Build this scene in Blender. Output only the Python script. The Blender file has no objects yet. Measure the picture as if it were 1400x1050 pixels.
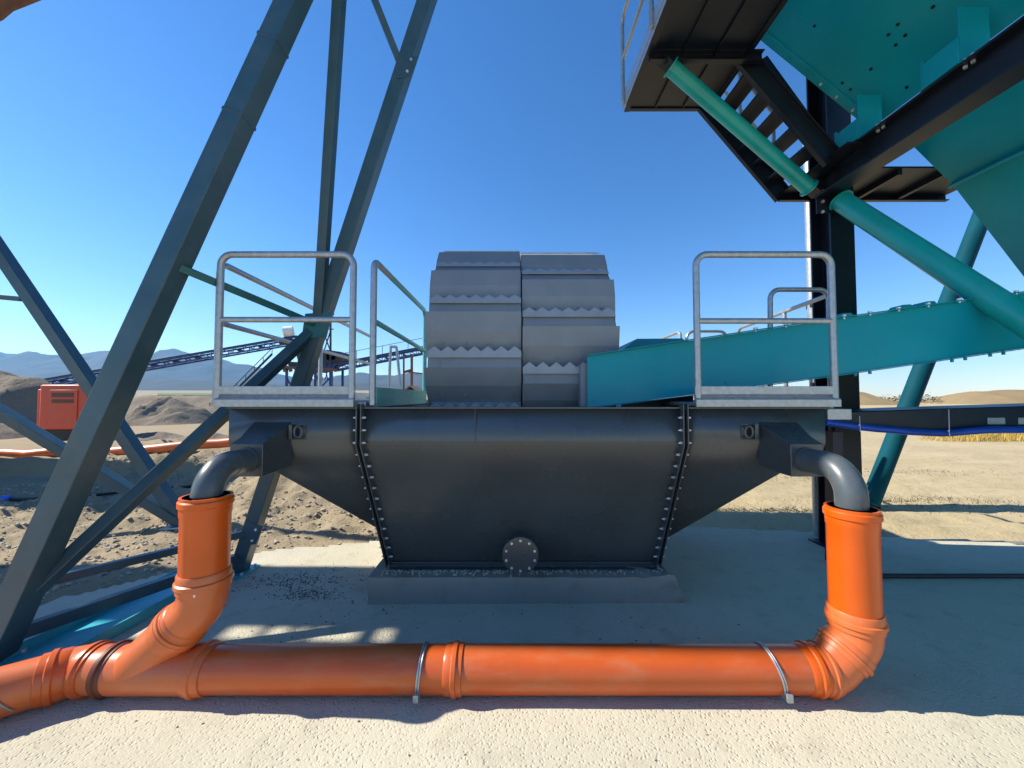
import bpy, bmesh, math, random
from mathutils import Vector, Matrix, noise
R = math.radians
random.seed(7)
scene = bpy.context.scene
col = scene.collection

# ------------------------------------------------------------------ camera maths
F = 526.0; PITCH = R(2.0); CZ = 1.7
def ray(px, py):
    a = (px-700)/F; b = -(py-525)/F
    return Vector((a, math.cos(PITCH)-b*math.sin(PITCH), math.sin(PITCH)+b*math.cos(PITCH)))
def P(px, py, Y):
    d = ray(px, py); return Vector((0, 0, CZ)) + d*(Y/d.y)
def G(px, py, z=0.0):
    d = ray(px, py); return Vector((0, 0, CZ)) + d*((z-CZ)/d.z)

# ------------------------------------------------------------------ materials
def nd(nt, t, **kw):
    n = nt.nodes.new(t)
    for k, v in kw.items(): setattr(n, k, v)
    return n
def mat(name, base, rough=.45, metal=0.0, var=.12, vscale=3.0, dust=0.0, dustcol=(.42, .38, .31), bump=0.0, bscale=60, spec=.5, dscale=5.0, coat=0.0, dstretch=None):
    m = bpy.data.materials.new(name); m.use_nodes = True
    nt = m.node_tree; b = nt.nodes['Principled BSDF']
    b.inputs['Metallic'].default_value = metal
    b.inputs['Specular IOR Level'].default_value = spec
    b.inputs['Coat Weight'].default_value = coat
    tc = nd(nt, 'ShaderNodeTexCoord')
    n1 = nd(nt, 'ShaderNodeTexNoise'); n1.inputs['Scale'].default_value = vscale; n1.inputs['Detail'].default_value = 6
    nt.links.new(tc.outputs['Object'], n1.inputs['Vector'])
    r1 = nd(nt, 'ShaderNodeMapRange'); r1.inputs['From Min'].default_value = .3; r1.inputs['From Max'].default_value = .7
    r1.inputs['To Min'].default_value = 1-var; r1.inputs['To Max'].default_value = 1+var
    nt.links.new(n1.outputs['Fac'], r1.inputs['Value'])
    mx = nd(nt, 'ShaderNodeVectorMath', operation='SCALE'); mx.inputs[0].default_value = base
    nt.links.new(r1.outputs['Result'], mx.inputs['Scale'])
    out = mx.outputs['Vector']
    if dust > 0:
        n2 = nd(nt, 'ShaderNodeTexNoise'); n2.inputs['Scale'].default_value = dscale; n2.inputs['Detail'].default_value = 9; n2.inputs['Roughness'].default_value = .7
        if dstretch:
            vm_ = nd(nt, 'ShaderNodeVectorMath', operation='MULTIPLY'); vm_.inputs[1].default_value = dstretch; nt.links.new(tc.outputs['Object'], vm_.inputs[0]); nt.links.new(vm_.outputs['Vector'], n2.inputs['Vector'])
        else: nt.links.new(tc.outputs['Object'], n2.inputs['Vector'])
        r2 = nd(nt, 'ShaderNodeMapRange'); r2.inputs['From Min'].default_value = .48; r2.inputs['From Max'].default_value = .75
        r2.inputs['To Min'].default_value = dust*.15; r2.inputs['To Max'].default_value = dust
        nt.links.new(n2.outputs['Fac'], r2.inputs['Value'])
        mm = nd(nt, 'ShaderNodeMix', data_type='RGBA'); mm.inputs['B'].default_value = (*dustcol, 1)
        nt.links.new(r2.outputs['Result'], mm.inputs['Factor']); nt.links.new(out, mm.inputs['A'])
        out = mm.outputs['Result']
    nt.links.new(out, b.inputs['Base Color'])
    r3 = nd(nt, 'ShaderNodeMapRange'); r3.inputs['To Min'].default_value = max(.05, rough-.1); r3.inputs['To Max'].default_value = min(1, rough+.12)
    nt.links.new(n1.outputs['Fac'], r3.inputs['Value']); nt.links.new(r3.outputs['Result'], b.inputs['Roughness'])
    if bump > 0:
        n4 = nd(nt, 'ShaderNodeTexNoise'); n4.inputs['Scale'].default_value = bscale; n4.inputs['Detail'].default_value = 5
        nt.links.new(tc.outputs['Object'], n4.inputs['Vector'])
        bp = nd(nt, 'ShaderNodeBump'); bp.inputs['Strength'].default_value = bump; bp.inputs['Distance'].default_value = .01
        nt.links.new(n4.outputs['Fac'], bp.inputs['Height']); nt.links.new(bp.outputs['Normal'], b.inputs['Normal'])
    return m

M = {}
M['slate'] = mat('slate_paint', (.048, .060, .068), .27, var=.12, vscale=1.6, dust=.05, dscale=4, dstretch=(3.0,3.0,.35), spec=.75, dustcol=(.20, .18, .15), bump=.05, bscale=4)
M['slate_pipe'] = mat('slate_pipe', (.065, .085, .10), .33, var=.08, dust=.14)
M['tower'] = mat('tower_paint', (.028, .078, .105), .34, var=.15, vscale=4, dust=.18, dustcol=(.22, .21, .17))
M['towerg'] = mat('tower_green', (.003, .11, .115), .38, var=.15, vscale=4, dust=.10)
M['dark'] = mat('dark_paint', (.007, .011, .020), .4, var=.2, vscale=4, dust=.04, dustcol=(.12,.11,.10), spec=.35)
M['teal'] = mat('teal_paint', (.0005, .29, .37), .36, var=.09, vscale=1.2, dust=.03, bump=.03, bscale=3, spec=.25)
M['tealp'] = mat('teal_pipe_paint', (.002, .34, .315), .3, var=.1, vscale=3, dust=.06)
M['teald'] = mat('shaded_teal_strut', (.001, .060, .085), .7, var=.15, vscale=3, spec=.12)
M['tealb'] = mat('teal_base_paint', (.010, .42, .52), .4, var=.12, vscale=3, dust=.35, dscale=7)
M['wheel'] = mat('wheel_paint', (.215, .25, .29), .5, var=.05, vscale=5, dust=.10)
M['blade'] = mat('blade_paint', (.33, .36, .395), .42, var=.08, vscale=8, dust=.10)
M['galv'] = mat('galvanised', (.40, .43, .46), .40, metal=.6, var=.16, vscale=30, dust=.12)
M['galvt'] = mat('galvanised_teal', (.12, .42, .42), .42, metal=.3, var=.2, vscale=30, dust=.08)
M['bolt'] = mat('zinc_bolt', (.75, .76, .76), .3, metal=.6, var=.2, vscale=20)
M['orange'] = mat('orange_pvc', (.61, .090, .001), .33, var=.10, vscale=2, dust=.03, dustcol=(.55, .36, .24), dscale=4)
M['orange_main'] = mat('dusty_orange_pvc', (.60, .088, .005), .33, var=.10, vscale=2.5, dust=.5, dustcol=(.50, .25, .13), dscale=3.0, dstretch=(.9,3.0,3.0))
M['orange_fit'] = mat('faded_orange_fitting', (.60, .125, .026), .36, var=.10, vscale=4, dust=.22, dustcol=(.52, .29, .19), dscale=5)
M['oranged'] = mat('dark_seal', (.14, .035, .015), .5)
M['rubber'] = mat('black_rubber', (.012, .014, .018), .6, var=.3)
M['navy'] = mat('navy_skirt', (.008, .013, .034), .42, var=.2, vscale=2)
M['blue'] = mat('blue_hose', (.006, .06, .42), .38, var=.2, vscale=4)
M['blueconv'] = mat('blue_paint', (.012, .045, .19), .45, var=.2)
M['bluefit'] = mat('blue_fitting', (.01, .12, .55), .4)
M['gen'] = mat('generator_orange', (.72, .062, .012), .42, var=.08, dust=.1)
M['rust'] = mat('rusty_steel', (.16, .075, .045), .7, var=.3, vscale=10)
M['farsteel'] = mat('far_steel', (.03, .028, .032), .6, var=.3)
M['wirem'] = mat('wire', (.30, .28, .25), .5, metal=.5)
M['white'] = mat('white_paint', (.75, .74, .70), .5)
M['roofm'] = mat('tile_roof', (.30, .16, .09), .8)
M['glassy'] = mat('pale_slot', (.30, .36, .38), .5)

def ground_mat(name, c1, c2, c3, pock=.0, gscale=22, bump=.6, bd=.02, stain=None):
    m = bpy.data.materials.new(name); m.use_nodes = True
    nt = m.node_tree; b = nt.nodes['Principled BSDF']; b.inputs['Roughness'].default_value = .92; b.inputs['Specular IOR Level'].default_value = .15
    tc = nd(nt, 'ShaderNodeTexCoord')
    def noi(s, d=8, ro=.6):
        n = nd(nt, 'ShaderNodeTexNoise'); n.inputs['Scale'].default_value = s; n.inputs['Detail'].default_value = d; n.inputs['Roughness'].default_value = ro
        nt.links.new(tc.outputs['Object'], n.inputs['Vector']); return n
    a = noi(.45); c = noi(5.0, 10, .7); g = noi(gscale, 6, .65)
    r = nd(nt, 'ShaderNodeMapRange'); r.inputs['From Min'].default_value = .38; r.inputs['From Max'].default_value = .64
    nt.links.new(a.outputs['Fac'], r.inputs['Value'])
    m1 = nd(nt, 'ShaderNodeMix', data_type='RGBA'); m1.inputs['A'].default_value = (*c1, 1); m1.inputs['B'].default_value = (*c2, 1)
    nt.links.new(r.outputs['Result'], m1.inputs['Factor'])
    r2 = nd(nt, 'ShaderNodeMapRange'); r2.inputs['From Min'].default_value = .52; r2.inputs['From Max'].default_value = .75; r2.inputs['To Max'].default_value = .8
    nt.links.new(c.outputs['Fac'], r2.inputs['Value'])
    m2 = nd(nt, 'ShaderNodeMix', data_type='RGBA'); m2.inputs['B'].default_value = (*c3, 1)
    nt.links.new(r2.outputs['Result'], m2.inputs['Factor']); nt.links.new(m1.outputs['Result'], m2.inputs['A'])
    nt.links.new(m2.outputs['Result'], b.inputs['Base Color'])
    ad = nd(nt, 'ShaderNodeMath', operation='MULTIPLY_ADD'); ad.inputs[1].default_value = .6
    nt.links.new(g.outputs['Fac'], ad.inputs[0]); nt.links.new(c.outputs['Fac'], ad.inputs[2])
    h = ad.outputs[0]
    if pock > 0:
        w = noi(6, 3); vm = nd(nt, 'ShaderNodeVectorMath', operation='SCALE'); vm.inputs['Scale'].default_value = .05
        nt.links.new(w.outputs['Color'], vm.inputs[0])
        va = nd(nt, 'ShaderNodeVectorMath', operation='ADD'); nt.links.new(tc.outputs['Object'], va.inputs[0]); nt.links.new(vm.outputs['Vector'], va.inputs[1])
        v = nd(nt, 'ShaderNodeTexVoronoi', feature='F1'); v.inputs['Scale'].default_value = 48
        nt.links.new(va.outputs['Vector'], v.inputs['Vector'])
        # pocking comes and goes in patches
        pm = nd(nt, 'ShaderNodeMapRange'); pm.inputs['From Min'].default_value = .35; pm.inputs['From Max'].default_value = .65; pm.inputs['To Min'].default_value = pock*.5; pm.inputs['To Max'].default_value = pock*1.3
        nt.links.new(noi(1.1, 3).outputs['Fac'], pm.inputs['Value'])
        pit = nd(nt, 'ShaderNodeMapRange', interpolation_type='SMOOTHSTEP'); pit.inputs['From Min'].default_value = .10; pit.inputs['From Max'].default_value = .42; pit.inputs['To Min'].default_value = 1; pit.inputs['To Max'].default_value = 0; nt.links.new(v.outputs['Distance'], pit.inputs['Value'])
        ml = nd(nt, 'ShaderNodeMath', operation='MULTIPLY'); nt.links.new(pit.outputs['Result'], ml.inputs[0]); nt.links.new(pm.outputs['Result'], ml.inputs[1])
        sb = nd(nt, 'ShaderNodeMath', operation='SUBTRACT'); nt.links.new(h, sb.inputs[0]); nt.links.new(ml.outputs[0], sb.inputs[1])
        h = sb.outputs[0]
    bp = nd(nt, 'ShaderNodeBump'); bp.inputs['Strength'].default_value = bump; bp.inputs['Distance'].default_value = bd
    nt.links.new(h, bp.inputs['Height']); nt.links.new(bp.outputs['Normal'], b.inputs['Normal'])
    return m
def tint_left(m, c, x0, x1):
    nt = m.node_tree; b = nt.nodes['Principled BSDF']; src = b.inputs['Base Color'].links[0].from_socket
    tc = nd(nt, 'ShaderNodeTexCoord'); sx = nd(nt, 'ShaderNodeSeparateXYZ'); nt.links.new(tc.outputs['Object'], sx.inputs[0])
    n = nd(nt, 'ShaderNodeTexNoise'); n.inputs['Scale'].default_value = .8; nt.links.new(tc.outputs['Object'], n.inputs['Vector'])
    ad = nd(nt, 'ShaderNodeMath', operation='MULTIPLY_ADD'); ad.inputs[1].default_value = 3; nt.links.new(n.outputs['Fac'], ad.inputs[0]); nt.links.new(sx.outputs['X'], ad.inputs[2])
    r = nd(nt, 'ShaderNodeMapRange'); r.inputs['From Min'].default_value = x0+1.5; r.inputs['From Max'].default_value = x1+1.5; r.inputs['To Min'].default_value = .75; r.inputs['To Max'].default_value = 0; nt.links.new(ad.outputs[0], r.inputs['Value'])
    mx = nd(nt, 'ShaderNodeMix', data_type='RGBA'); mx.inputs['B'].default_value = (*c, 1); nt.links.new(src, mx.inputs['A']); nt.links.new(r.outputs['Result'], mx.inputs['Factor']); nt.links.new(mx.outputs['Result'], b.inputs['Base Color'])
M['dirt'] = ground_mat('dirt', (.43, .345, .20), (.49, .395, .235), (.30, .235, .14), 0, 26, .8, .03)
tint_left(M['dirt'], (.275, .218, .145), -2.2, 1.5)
M['slab'] = ground_mat('dusty_slab', (.57, .525, .405), (.49, .45, .345), (.39, .35, .26), .55, 60, .65, .012)
M['concrete'] = ground_mat('plinth_concrete', (.35, .315, .26), (.29, .265, .225), (.22, .195, .155), 0, 40, .5, .01)
M['spoil'] = ground_mat('spoil', (.25, .205, .15), (.20, .165, .125), (.15, .125, .095), 0, 4, .8, .1)
M['sand'] = ground_mat('sand_hill', (.30, .215, .11), (.26, .19, .10), (.20, .15, .08), 0, 1.0, .5, .2)
M['mount'] = ground_mat('mountain_wood', (.055, .06, .05), (.075, .07, .05), (.035, .042, .035), 0, .02, .5, 3)
M['grass'] = mat('dry_grass', (.45, .31, .07), .8, var=.4, vscale=3)
M['bush'] = mat('bare_bush', (.06, .055, .03), .9, var=.4, vscale=.5)
M['stone'] = mat('stone', (.43, .37, .28), .85, var=.3, vscale=2)
M['soil'] = mat('dark_soil', (.12, .105, .08), .95, var=.4, vscale=20)

# ------------------------------------------------------------------ mesh builder
class MB:
    def __init__(s): s.v = []; s.f = []
    def add(s, vs, fs):
        o = len(s.v); s.v += [Vector(p) for p in vs]; s.f += [[i+o for i in f] for f in fs]; return s
    def box(s, a, b):
        x0, y0, z0 = a; x1, y1, z1 = b
        return s.add([(x0,y0,z0),(x1,y0,z0),(x1,y1,z0),(x0,y1,z0),(x0,y0,z1),(x1,y0,z1),(x1,y1,z1),(x0,y1,z1)],
                     [(0,3,2,1),(4,5,6,7),(0,1,5,4),(1,2,6,5),(2,3,7,6),(3,0,4,7)])
    def beam(s, p, q, w, h, up=(0,0,1), shape=None):
        p = Vector(p); q = Vector(q); d = (q-p).normalized(); up = Vector(up)
        if abs(d.dot(up)) > .98: up = Vector((0,1,0))
        sx = d.cross(up).normalized(); sz = sx.cross(d)
        pr = shape or [(-w/2,-h/2),(w/2,-h/2),(w/2,h/2),(-w/2,h/2)]
        n = len(pr)
        vs = [p+sx*a+sz*b for a, b in pr]+[q+sx*a+sz*b for a, b in pr]
        return s.add(vs, [list(range(n))[::-1], list(range(n, 2*n))]+[(i,(i+1)%n,n+(i+1)%n,n+i) for i in range(n)])
    def ibeam(s, p, q, b, h, tf=.02, tw=.012, up=(0,0,1)):
        sh = [(-b/2,-h/2),(b/2,-h/2),(b/2,-h/2+tf),(tw/2,-h/2+tf),(tw/2,h/2-tf),(b/2,h/2-tf),(b/2,h/2),(-b/2,h/2),(-b/2,h/2-tf),(-tw/2,h/2-tf),(-tw/2,-h/2+tf),(-b/2,-h/2+tf)]
        return s.beam(p, q, b, h, up, sh)
    def channel(s, p, q, b, h, t=.012, up=(0,0,1)):
        sh = [(-b/2,-h/2),(b/2,-h/2),(b/2,-h/2+t),(-b/2+t,-h/2+t),(-b/2+t,h/2-t),(b/2,h/2-t),(b/2,h/2),(-b/2,h/2)]
        return s.beam(p, q, b, h, up, sh)
    def tube(s, path, r, n=12, cap=True, closed=False):
        path = [Vector(p) for p in path]; m = len(path)
        rs = r if isinstance(r, (list, tuple)) else [r]*m
        prev = None; rings = []
        for i in range(m):
            if closed: t = (path[(i+1)%m]-path[i-1]).normalized()
            else: t = (path[min(i+1,m-1)]-path[max(i-1,0)]).normalized()
            if prev is None:
                a = Vector((0,0,1)) if abs(t.z) < .9 else Vector((1,0,0))
                u = t.cross(a).normalized()
            else:
                u = prev-t*prev.dot(t); u.normalize()
            prev = u; w = t.cross(u)
            rings.append([path[i]+(u*math.cos(2*math.pi*k/n)+w*math.sin(2*math.pi*k/n))*rs[i] for k in range(n)])
        vs = [p for rg in rings for p in rg]; fs = []
        for i in range(m if closed else m-1):
            j = (i+1) % m
            for k in range(n): fs.append((i*n+k, i*n+(k+1)%n, j*n+(k+1)%n, j*n+k))
        if cap and not closed:
            fs.append(list(range(n))[::-1]); fs.append([(m-1)*n+k for k in range(n)])
        return s.add(vs, fs)
    def cyl(s, p, q, r, n=16): return s.tube([p, q], r, n)
    def prism(s, poly, vec):
        vec = Vector(vec); n = len(poly); poly = [Vector(p) for p in poly]
        return s.add(poly+[p+vec for p in poly], [list(range(n))[::-1], list(range(n, 2*n))]+[(i,(i+1)%n,n+(i+1)%n,n+i) for i in range(n)])
    def bolt(s, c, ax, r=.014, h=.02, n=6):
        c = Vector(c); ax = Vector(ax).normalized(); return s.tube([c, c+ax*h], r, n)
    def ball(s, c, r, jit=0, seg=6, rg=4):
        c = Vector(c); rr = r if isinstance(r, (tuple, list)) else (r,r,r)
        vs = [c+Vector((0,0,-rr[2]))]; 
        for i in range(1, rg):
            ph = -math.pi/2+math.pi*i/rg
            for k in range(seg):
                j = 1+random.uniform(-jit, jit); th = 2*math.pi*k/seg
                vs.append(c+Vector((rr[0]*math.cos(ph)*math.cos(th)*j, rr[1]*math.cos(ph)*math.sin(th)*j, rr[2]*math.sin(ph)*j)))
        vs.append(c+Vector((0,0,rr[2]))); fs = []
        for k in range(seg): fs.append((0, 1+(k+1)%seg, 1+k))
        for i in range(rg-2):
            for k in range(seg): fs.append((1+i*seg+k, 1+i*seg+(k+1)%seg, 1+(i+1)*seg+(k+1)%seg, 1+(i+1)*seg+k))
        L = len(vs)-1; b0 = 1+(rg-2)*seg
        for k in range(seg): fs.append((b0+k, b0+(k+1)%seg, L))
        return s.add(vs, fs)
    def mesh(s, name, L=Vector((0,0,0)), m=None, smooth=35, weld=False):
        me = bpy.data.meshes.new(name); me.from_pydata([tuple(p-L) for p in s.v], [], s.f)
        bm = bmesh.new(); bm.from_mesh(me)
        if weld: bmesh.ops.remove_doubles(bm, verts=bm.verts, dist=1e-5)
        bmesh.ops.recalc_face_normals(bm, faces=bm.faces); bm.to_mesh(me); bm.free()
        if smooth:
            me.shade_smooth(); me.set_sharp_from_angle(angle=R(smooth))
        if m: me.materials.append(m)
        return me
    def build(s, name, m, parent=None, smooth=35, bevel=0, solid=0, weld=False):
        L = LOC.get(parent.name if parent else None, Vector((0,0,0)))
        me = s.mesh(name, L, m, smooth, weld)
        o = bpy.data.objects.new(name, me); col.objects.link(o)
        if parent:
            o.parent = parent; LOC[o.name] = L
        if solid:
            md = o.modifiers.new('Solidify', 'SOLIDIFY'); md.thickness = solid; md.offset = 0
        if bevel:
            md = o.modifiers.new('Bevel', 'BEVEL'); md.width = bevel; md.segments = 2; md.limit_method = 'ANGLE'; md.angle_limit = R(40)
        return o
LOC = {}
def thing(name, label, cat, loc, group=None):
    o = bpy.data.objects.new(name, None); col.objects.link(o); o.location = loc; o.empty_display_size = .2
    o['label'] = label; o['category'] = cat
    if group: o['group'] = group
    LOC[o.name] = Vector(loc); return o
def tag(o, label, cat, group=None, kind=None):
    if label: o['label'] = label
    if cat: o['category'] = cat
    if group: o['group'] = group
    if kind: o['kind'] = kind
    return o
def struct(o, label=None): o['kind'] = 'structure'; 
def dup_part(o, parent, loc=(0,0,0), rot=None):
    c = o.copy(); col.objects.link(c); c.parent = parent; c.location = loc
    if rot is not None: c.rotation_euler = rot
    LOC[c.name] = LOC.get(parent.name, Vector((0,0,0))); return c
def fillet(pts, r, n=6, closed=False):
    pts = [Vector(p) for p in pts]; out = []; m = len(pts)
    for i, p in enumerate(pts):
        if not closed and i in (0, m-1): out.append(p); continue
        a = (pts[i-1]-p); b = (pts[(i+1)%m]-p); la = a.length; lb = b.length; a.normalize(); b.normalize()
        ang = a.angle(b); d = min(r/math.tan(ang/2), la*.49, lb*.49); rr = d*math.tan(ang/2)
        c = p+(a+b).normalized()*(rr/math.sin(ang/2))
        s = p+a*d; e = p+b*d; us = (s-c); ue = (e-c)
        for k in range(n+1):
            t = k/n; w = us.angle(ue)
            q = (us*math.sin((1-t)*w)+ue*math.sin(t*w))/math.sin(w) if w > 1e-4 else us
            out.append(c+q)
    return out
def sstep(a, b, x):
    t = max(0, min(1, (x-a)/(b-a))); return t*t*(3-2*t)
def fbm(x, y, z=0, o=5): return noise.fractal(Vector((x, y, z)), .9, 2.1, o)

# ------------------------------------------------------------------ ground and slab
SLAB = [(-7,-5),(10,-5),(10,4.35),(6.5,4.5),(4.6,4.75),(2.6,5.1),(-1.3,5.1),(-1.55,4.62),(-2.9,4.28),(-3.86,3.2),(-5.2,1.6),(-7,.3)]
def inside(x, y):
    c = False; n = len(SLAB); j = n-1
    for i in range(n):
        xi, yi = SLAB[i]; xj, yj = SLAB[j]
        if (yi > y) != (yj > y) and x < (xj-xi)*(y-yi)/(yj-yi)+xi: c = not c
        j = i
    return c
def edgedist(x, y):
    d = 9e9; n = len(SLAB)
    for i in range(n):
        ax, ay = SLAB[i]; bx, by = SLAB[(i+1)%n]
        t = max(0, min(1, ((x-ax)*(bx-ax)+(y-ay)*(by-ay))/((bx-ax)**2+(by-ay)**2)))
        d = min(d, math.hypot(x-ax-t*(bx-ax), y-ay-t*(by-ay)))
    return d
def gz(x, y):
    near = 1-sstep(14, 40, math.hypot(x, y))
    z = -.03
    if y > 0 and near > 0:
        out = 0 if inside(x, y) else sstep(0, .5, edgedist(x, y)) if abs(x) < 12 and y < 12 else 1
        n = fbm(x*1.3, y*1.3, 3)*.04+fbm(x*4.5, y*4.5, 9)*.034
        rough = sstep(.3, -1.5, x)*1.0+.35
        z += out*(n*rough+.025)*near
        # step in the ground on the far left and a heap beside the tank
        z += out*.34*sstep(8.25, 8.75, y+.2*fbm(x*.8, y*.2, 1))*sstep(-3.2, -4.6, x)*near
        hp = math.exp(-((x+3.9)**2/1.6+(y-7.4)**2/1.6))*.42+math.exp(-((x+2.6)**2/2.0+(y-9.0)**2/3.2))*.5
        z += out*hp*(1+.35*fbm(x*2.2, y*2.2, 5))
        z += out*abs(fbm(x*2.6, y*2.6, 7))*.13*sstep(-1.4, -2.6, x)*sstep(4.6, 5.6, y)*sstep(-10, -8, x)
        # low ruts on the right
        z += out*.085*fbm(x*.35, y*1.9, 11)*sstep(2, 4, x)*near
    if y > 250: z += (y-250)*.022*sstep(900, -300, x)
    return z
def axis(lo, hi, step, far, g=1.13):
    a = []; x = lo
    while x <= hi+1e-6: a.append(x); x += step
    s = step; x = hi
    while x < far: s *= g; x += s; a.append(x)
    s = step; x = lo
    while x > -far: s *= g; x -= s; a.append(x)
    return sorted(a)
xs = axis(-9.5, 8, .07, 6500); ys = [y for y in axis(3.0, 12, .07, 6500)if y > -60]
mb = MB(); nx = len(xs)
mb.v = [Vector((x, y, gz(x, y))) for y in ys for x in xs]
mb.f = [(j*nx+i, j*nx+i+1, (j+1)*nx+i+1, (j+1)*nx+i) for j in range(len(ys)-1) for i in range(nx-1)]
struct(mb.build('ground', M['dirt'], smooth=180))

def sz(x, y):
    return .002+fbm(x*.8, y*.8, 2)*.006+.010*sstep(1.6, 3.2, x)*fbm(x*.8, y*1.2, 4, 2)*sstep(2.6, 1.6, y)+fbm(x*7, y*7, 6)*.0016
mb = MB(); idx = {}; st = .06
def sv(i, j):
    if (i, j) not in idx: idx[(i, j)] = len(mb.v); mb.v.append(Vector((i*st, j*st, sz(i*st, j*st))))
    return idx[(i, j)]
for i in range(int(-7/st), int(10/st)):
    for j in range(int(-3/st), int(5.2/st)):
        if inside((i+.5)*st+.09*fbm(i*st*3, j*st*3, 1), (j+.5)*st+.05*fbm(i*st*3, j*st*3, 8)):
            mb.f.append((sv(i, j), sv(i+1, j), sv(i+1, j+1), sv(i, j+1)))
o = mb.build('concrete_slab', M['slab'], smooth=180); struct(o)

# mountains, far plain, sand hills, spoil heaps
def mound(name, prof, Y, depth, m, rough=.1, nsx=120, nsy=24, foot=None, sc=.02):
    """ridge whose crest follows pixel profile prof at distance Y, falling away before and behind"""
    mb = MB(); px0, px1 = prof[0][0], prof[-1][0]
    for j in range(nsy+1):
        t = j/nsy*2-1
        for i in range(nsx+1):
            px = px0+(px1-px0)*i/nsx
            for k in range(len(prof)-1):
                if prof[k][0] <= px <= prof[k+1][0]: break
            u = (px-prof[k][0])/(prof[k+1][0]-prof[k][0]); py = prof[k][1]+(prof[k+1][1]-prof[k][1])*u
            c = P(px, py, Y); y = Y+t*depth; x = c.x
            base = foot if foot is not None else gz(x, y)
            w = max(0, 1-abs(t)**1.3)
            n = 1+rough*fbm(x*sc, y*sc, 3, 6)*(1-.7*max(0, w-.7)/.3)
            h = (c.z-base)*w*n
            mb.v.append(Vector((x, y, base+h-.2*(w < .01))))
    n = nsx+1
    mb.f = [(j*n+i, j*n+i+1, (j+1)*n+i+1, (j+1)*n+i) for j in range(nsy) for i in range(nsx)]
    o = mb.build(name, m, smooth=180); struct(o); return o
mound('mountain', [(-300,500),(-120,478),(0,485),(60,486),(105,487),(140,483),(200,486),(245,480),(262,483),(290,491),(330,498),(370,510),(400,519),(440,520),(500,512),(560,514),(620,505),(760,520),(900,532)], 4200, 1500, M['mount'], .30, 260, 40, foot=60, sc=.0035)
mound('foothill', [(-300,520),(0,522),(60,516),(120,521),(200,517),(300,522),(420,527),(520,524),(640,530),(800,538)], 2500, 500, M['mount'], .3, 160, 20, foot=40, sc=.006)
mound('spoil_heap', [(168,582),(190,560),(215,548),(232,543),(246,549),(265,560),(296,584)], 25, 3.2, M['spoil'], .35, 60, 24, foot=-.02, sc=.9)
mound('spoil_heap', [(-220,560),(-120,520),(-60,508),(-20,510),(8,511),(40,513),(62,530),(85,560),(120,600)], 19, 3.5, M['spoil'], .3, 70, 24, foot=-.02, sc=.8)
mound('spoil_heap', [(100,575),(160,545),(210,540),(330,543),(420,556),(520,570)], 34, 3.0, M['spoil'], .3, 70, 20, foot=-.02, sc=.5)
mound('spoil_heap', [(-200,620),(-120,572),(-60,560),(-20,578),(15,590),(50,612)], 14, 1.8, M['spoil'], .4, 50, 20, foot=.2, sc=1.2)
mound('spoil_heap', [(150,604),(185,594),(215,590),(250,597),(285,590),(320,598),(350,606)], 13, 1.3, M['spoil'], .4, 50, 20, foot=.1, sc=1.5)
mound('sand_hill', [(1235,566),(1275,554),(1300,544),(1328,535),(1345,535),(1365,533),(1400,533),(1480,530),(1600,560)], 110, 14, M['sand'], .15, 70, 24, foot=-.05, sc=.1)
mound('sand_hill', [(1090,560),(1130,543),(1160,535),(1178,536),(1195,543),(1225,554),(1250,566)], 95, 9, M['sand'], .15, 60, 20, foot=-.05, sc=.1)

# ------------------------------------------------------------------ concrete plinth
def zw(z):  # front wall depth of the tank at height z
    return 2.90 if z >= ZK else 2.90+.52*(ZK-z)/(ZK-.25)
ZT = 1.623; ZK = 1.358; YB = 5.75
def zwb(z): return YB-(zw(z)-2.9)
mb = MB(); nx, ny, nz = 60, 40, 8
bm = bmesh.new()
def plpt(u, v, w):
    x = -1.19+u*(2.53); y = 3.23+v*2.5; z = -.02+w*.234
    x += .07*sstep(.85, 1, u)*(1-w)*1.2
    k = sstep(.8, 1, u)
    n = Vector((fbm(x*6, z*9, 1), fbm(x*6, z*9, 5), fbm(x*5, y*5, 3)))*(.006+.03*k)
    return Vector((x, y, z))+n*(1 if w > .05 else 0)
def face(fn, a, b):
    o = len(mb.v)
    for j in range(b+1):
        for i in range(a+1): mb.v.append(fn(i/a, j/b))
    for j in range(b):
        for i in range(a): mb.f.append((o+j*(a+1)+i, o+j*(a+1)+i+1, o+(j+1)*(a+1)+i+1, o+(j+1)*(a+1)+i))
face(lambda u, v: plpt(u, 0, v), nx, nz); face(lambda u, v: plpt(u, v, 1), nx, ny); face(lambda u, v: plpt(0, u, v), ny, nz); face(lambda u, v: plpt(1, u, v), ny, nz); face(lambda u, v: plpt(u, 1, v), nx, nz)
tag(mb.build('concrete_plinth', M['concrete'], smooth=40, weld=True), 'low grey concrete plinth under the dark steel tank, broken at its right end', 'plinth')

# ------------------------------------------------------------------ tank
tank = thing('washing_tank', 'big dark grey steel tank with bolted flanges and tapering bottom below the bucket wheel', 'tank', (0, 3.2, .21))
XL0, XL1, XR0, XR1 = -1.13, -1.06, 1.28, 1.255
mb = MB()
def quad(a, b, c, d): mb.add([a, b, c, d], [(0,1,2,3)])
for yf in (zw, zwb):
    quad((XL0,yf(ZT),ZT),(XR0,yf(ZT),ZT),(XR0,yf(ZK),ZK),(XL0,yf(ZK),ZK))
    quad((XL0,yf(ZK),ZK),(XR0,yf(ZK),ZK),(XR1,yf(.25),.25),(XL1,yf(.25),.25))
for a, b in ((XL0,XL1),(XR0,XR1)):
    quad((a,zw(ZT),ZT),(a,zwb(ZT),ZT),(a,zwb(ZK),ZK),(a,zw(ZK),ZK)); quad((a,zw(ZK),ZK),(a,zwb(ZK),ZK),(b,zwb(.25),.25),(b,zw(.25),.25))
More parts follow.
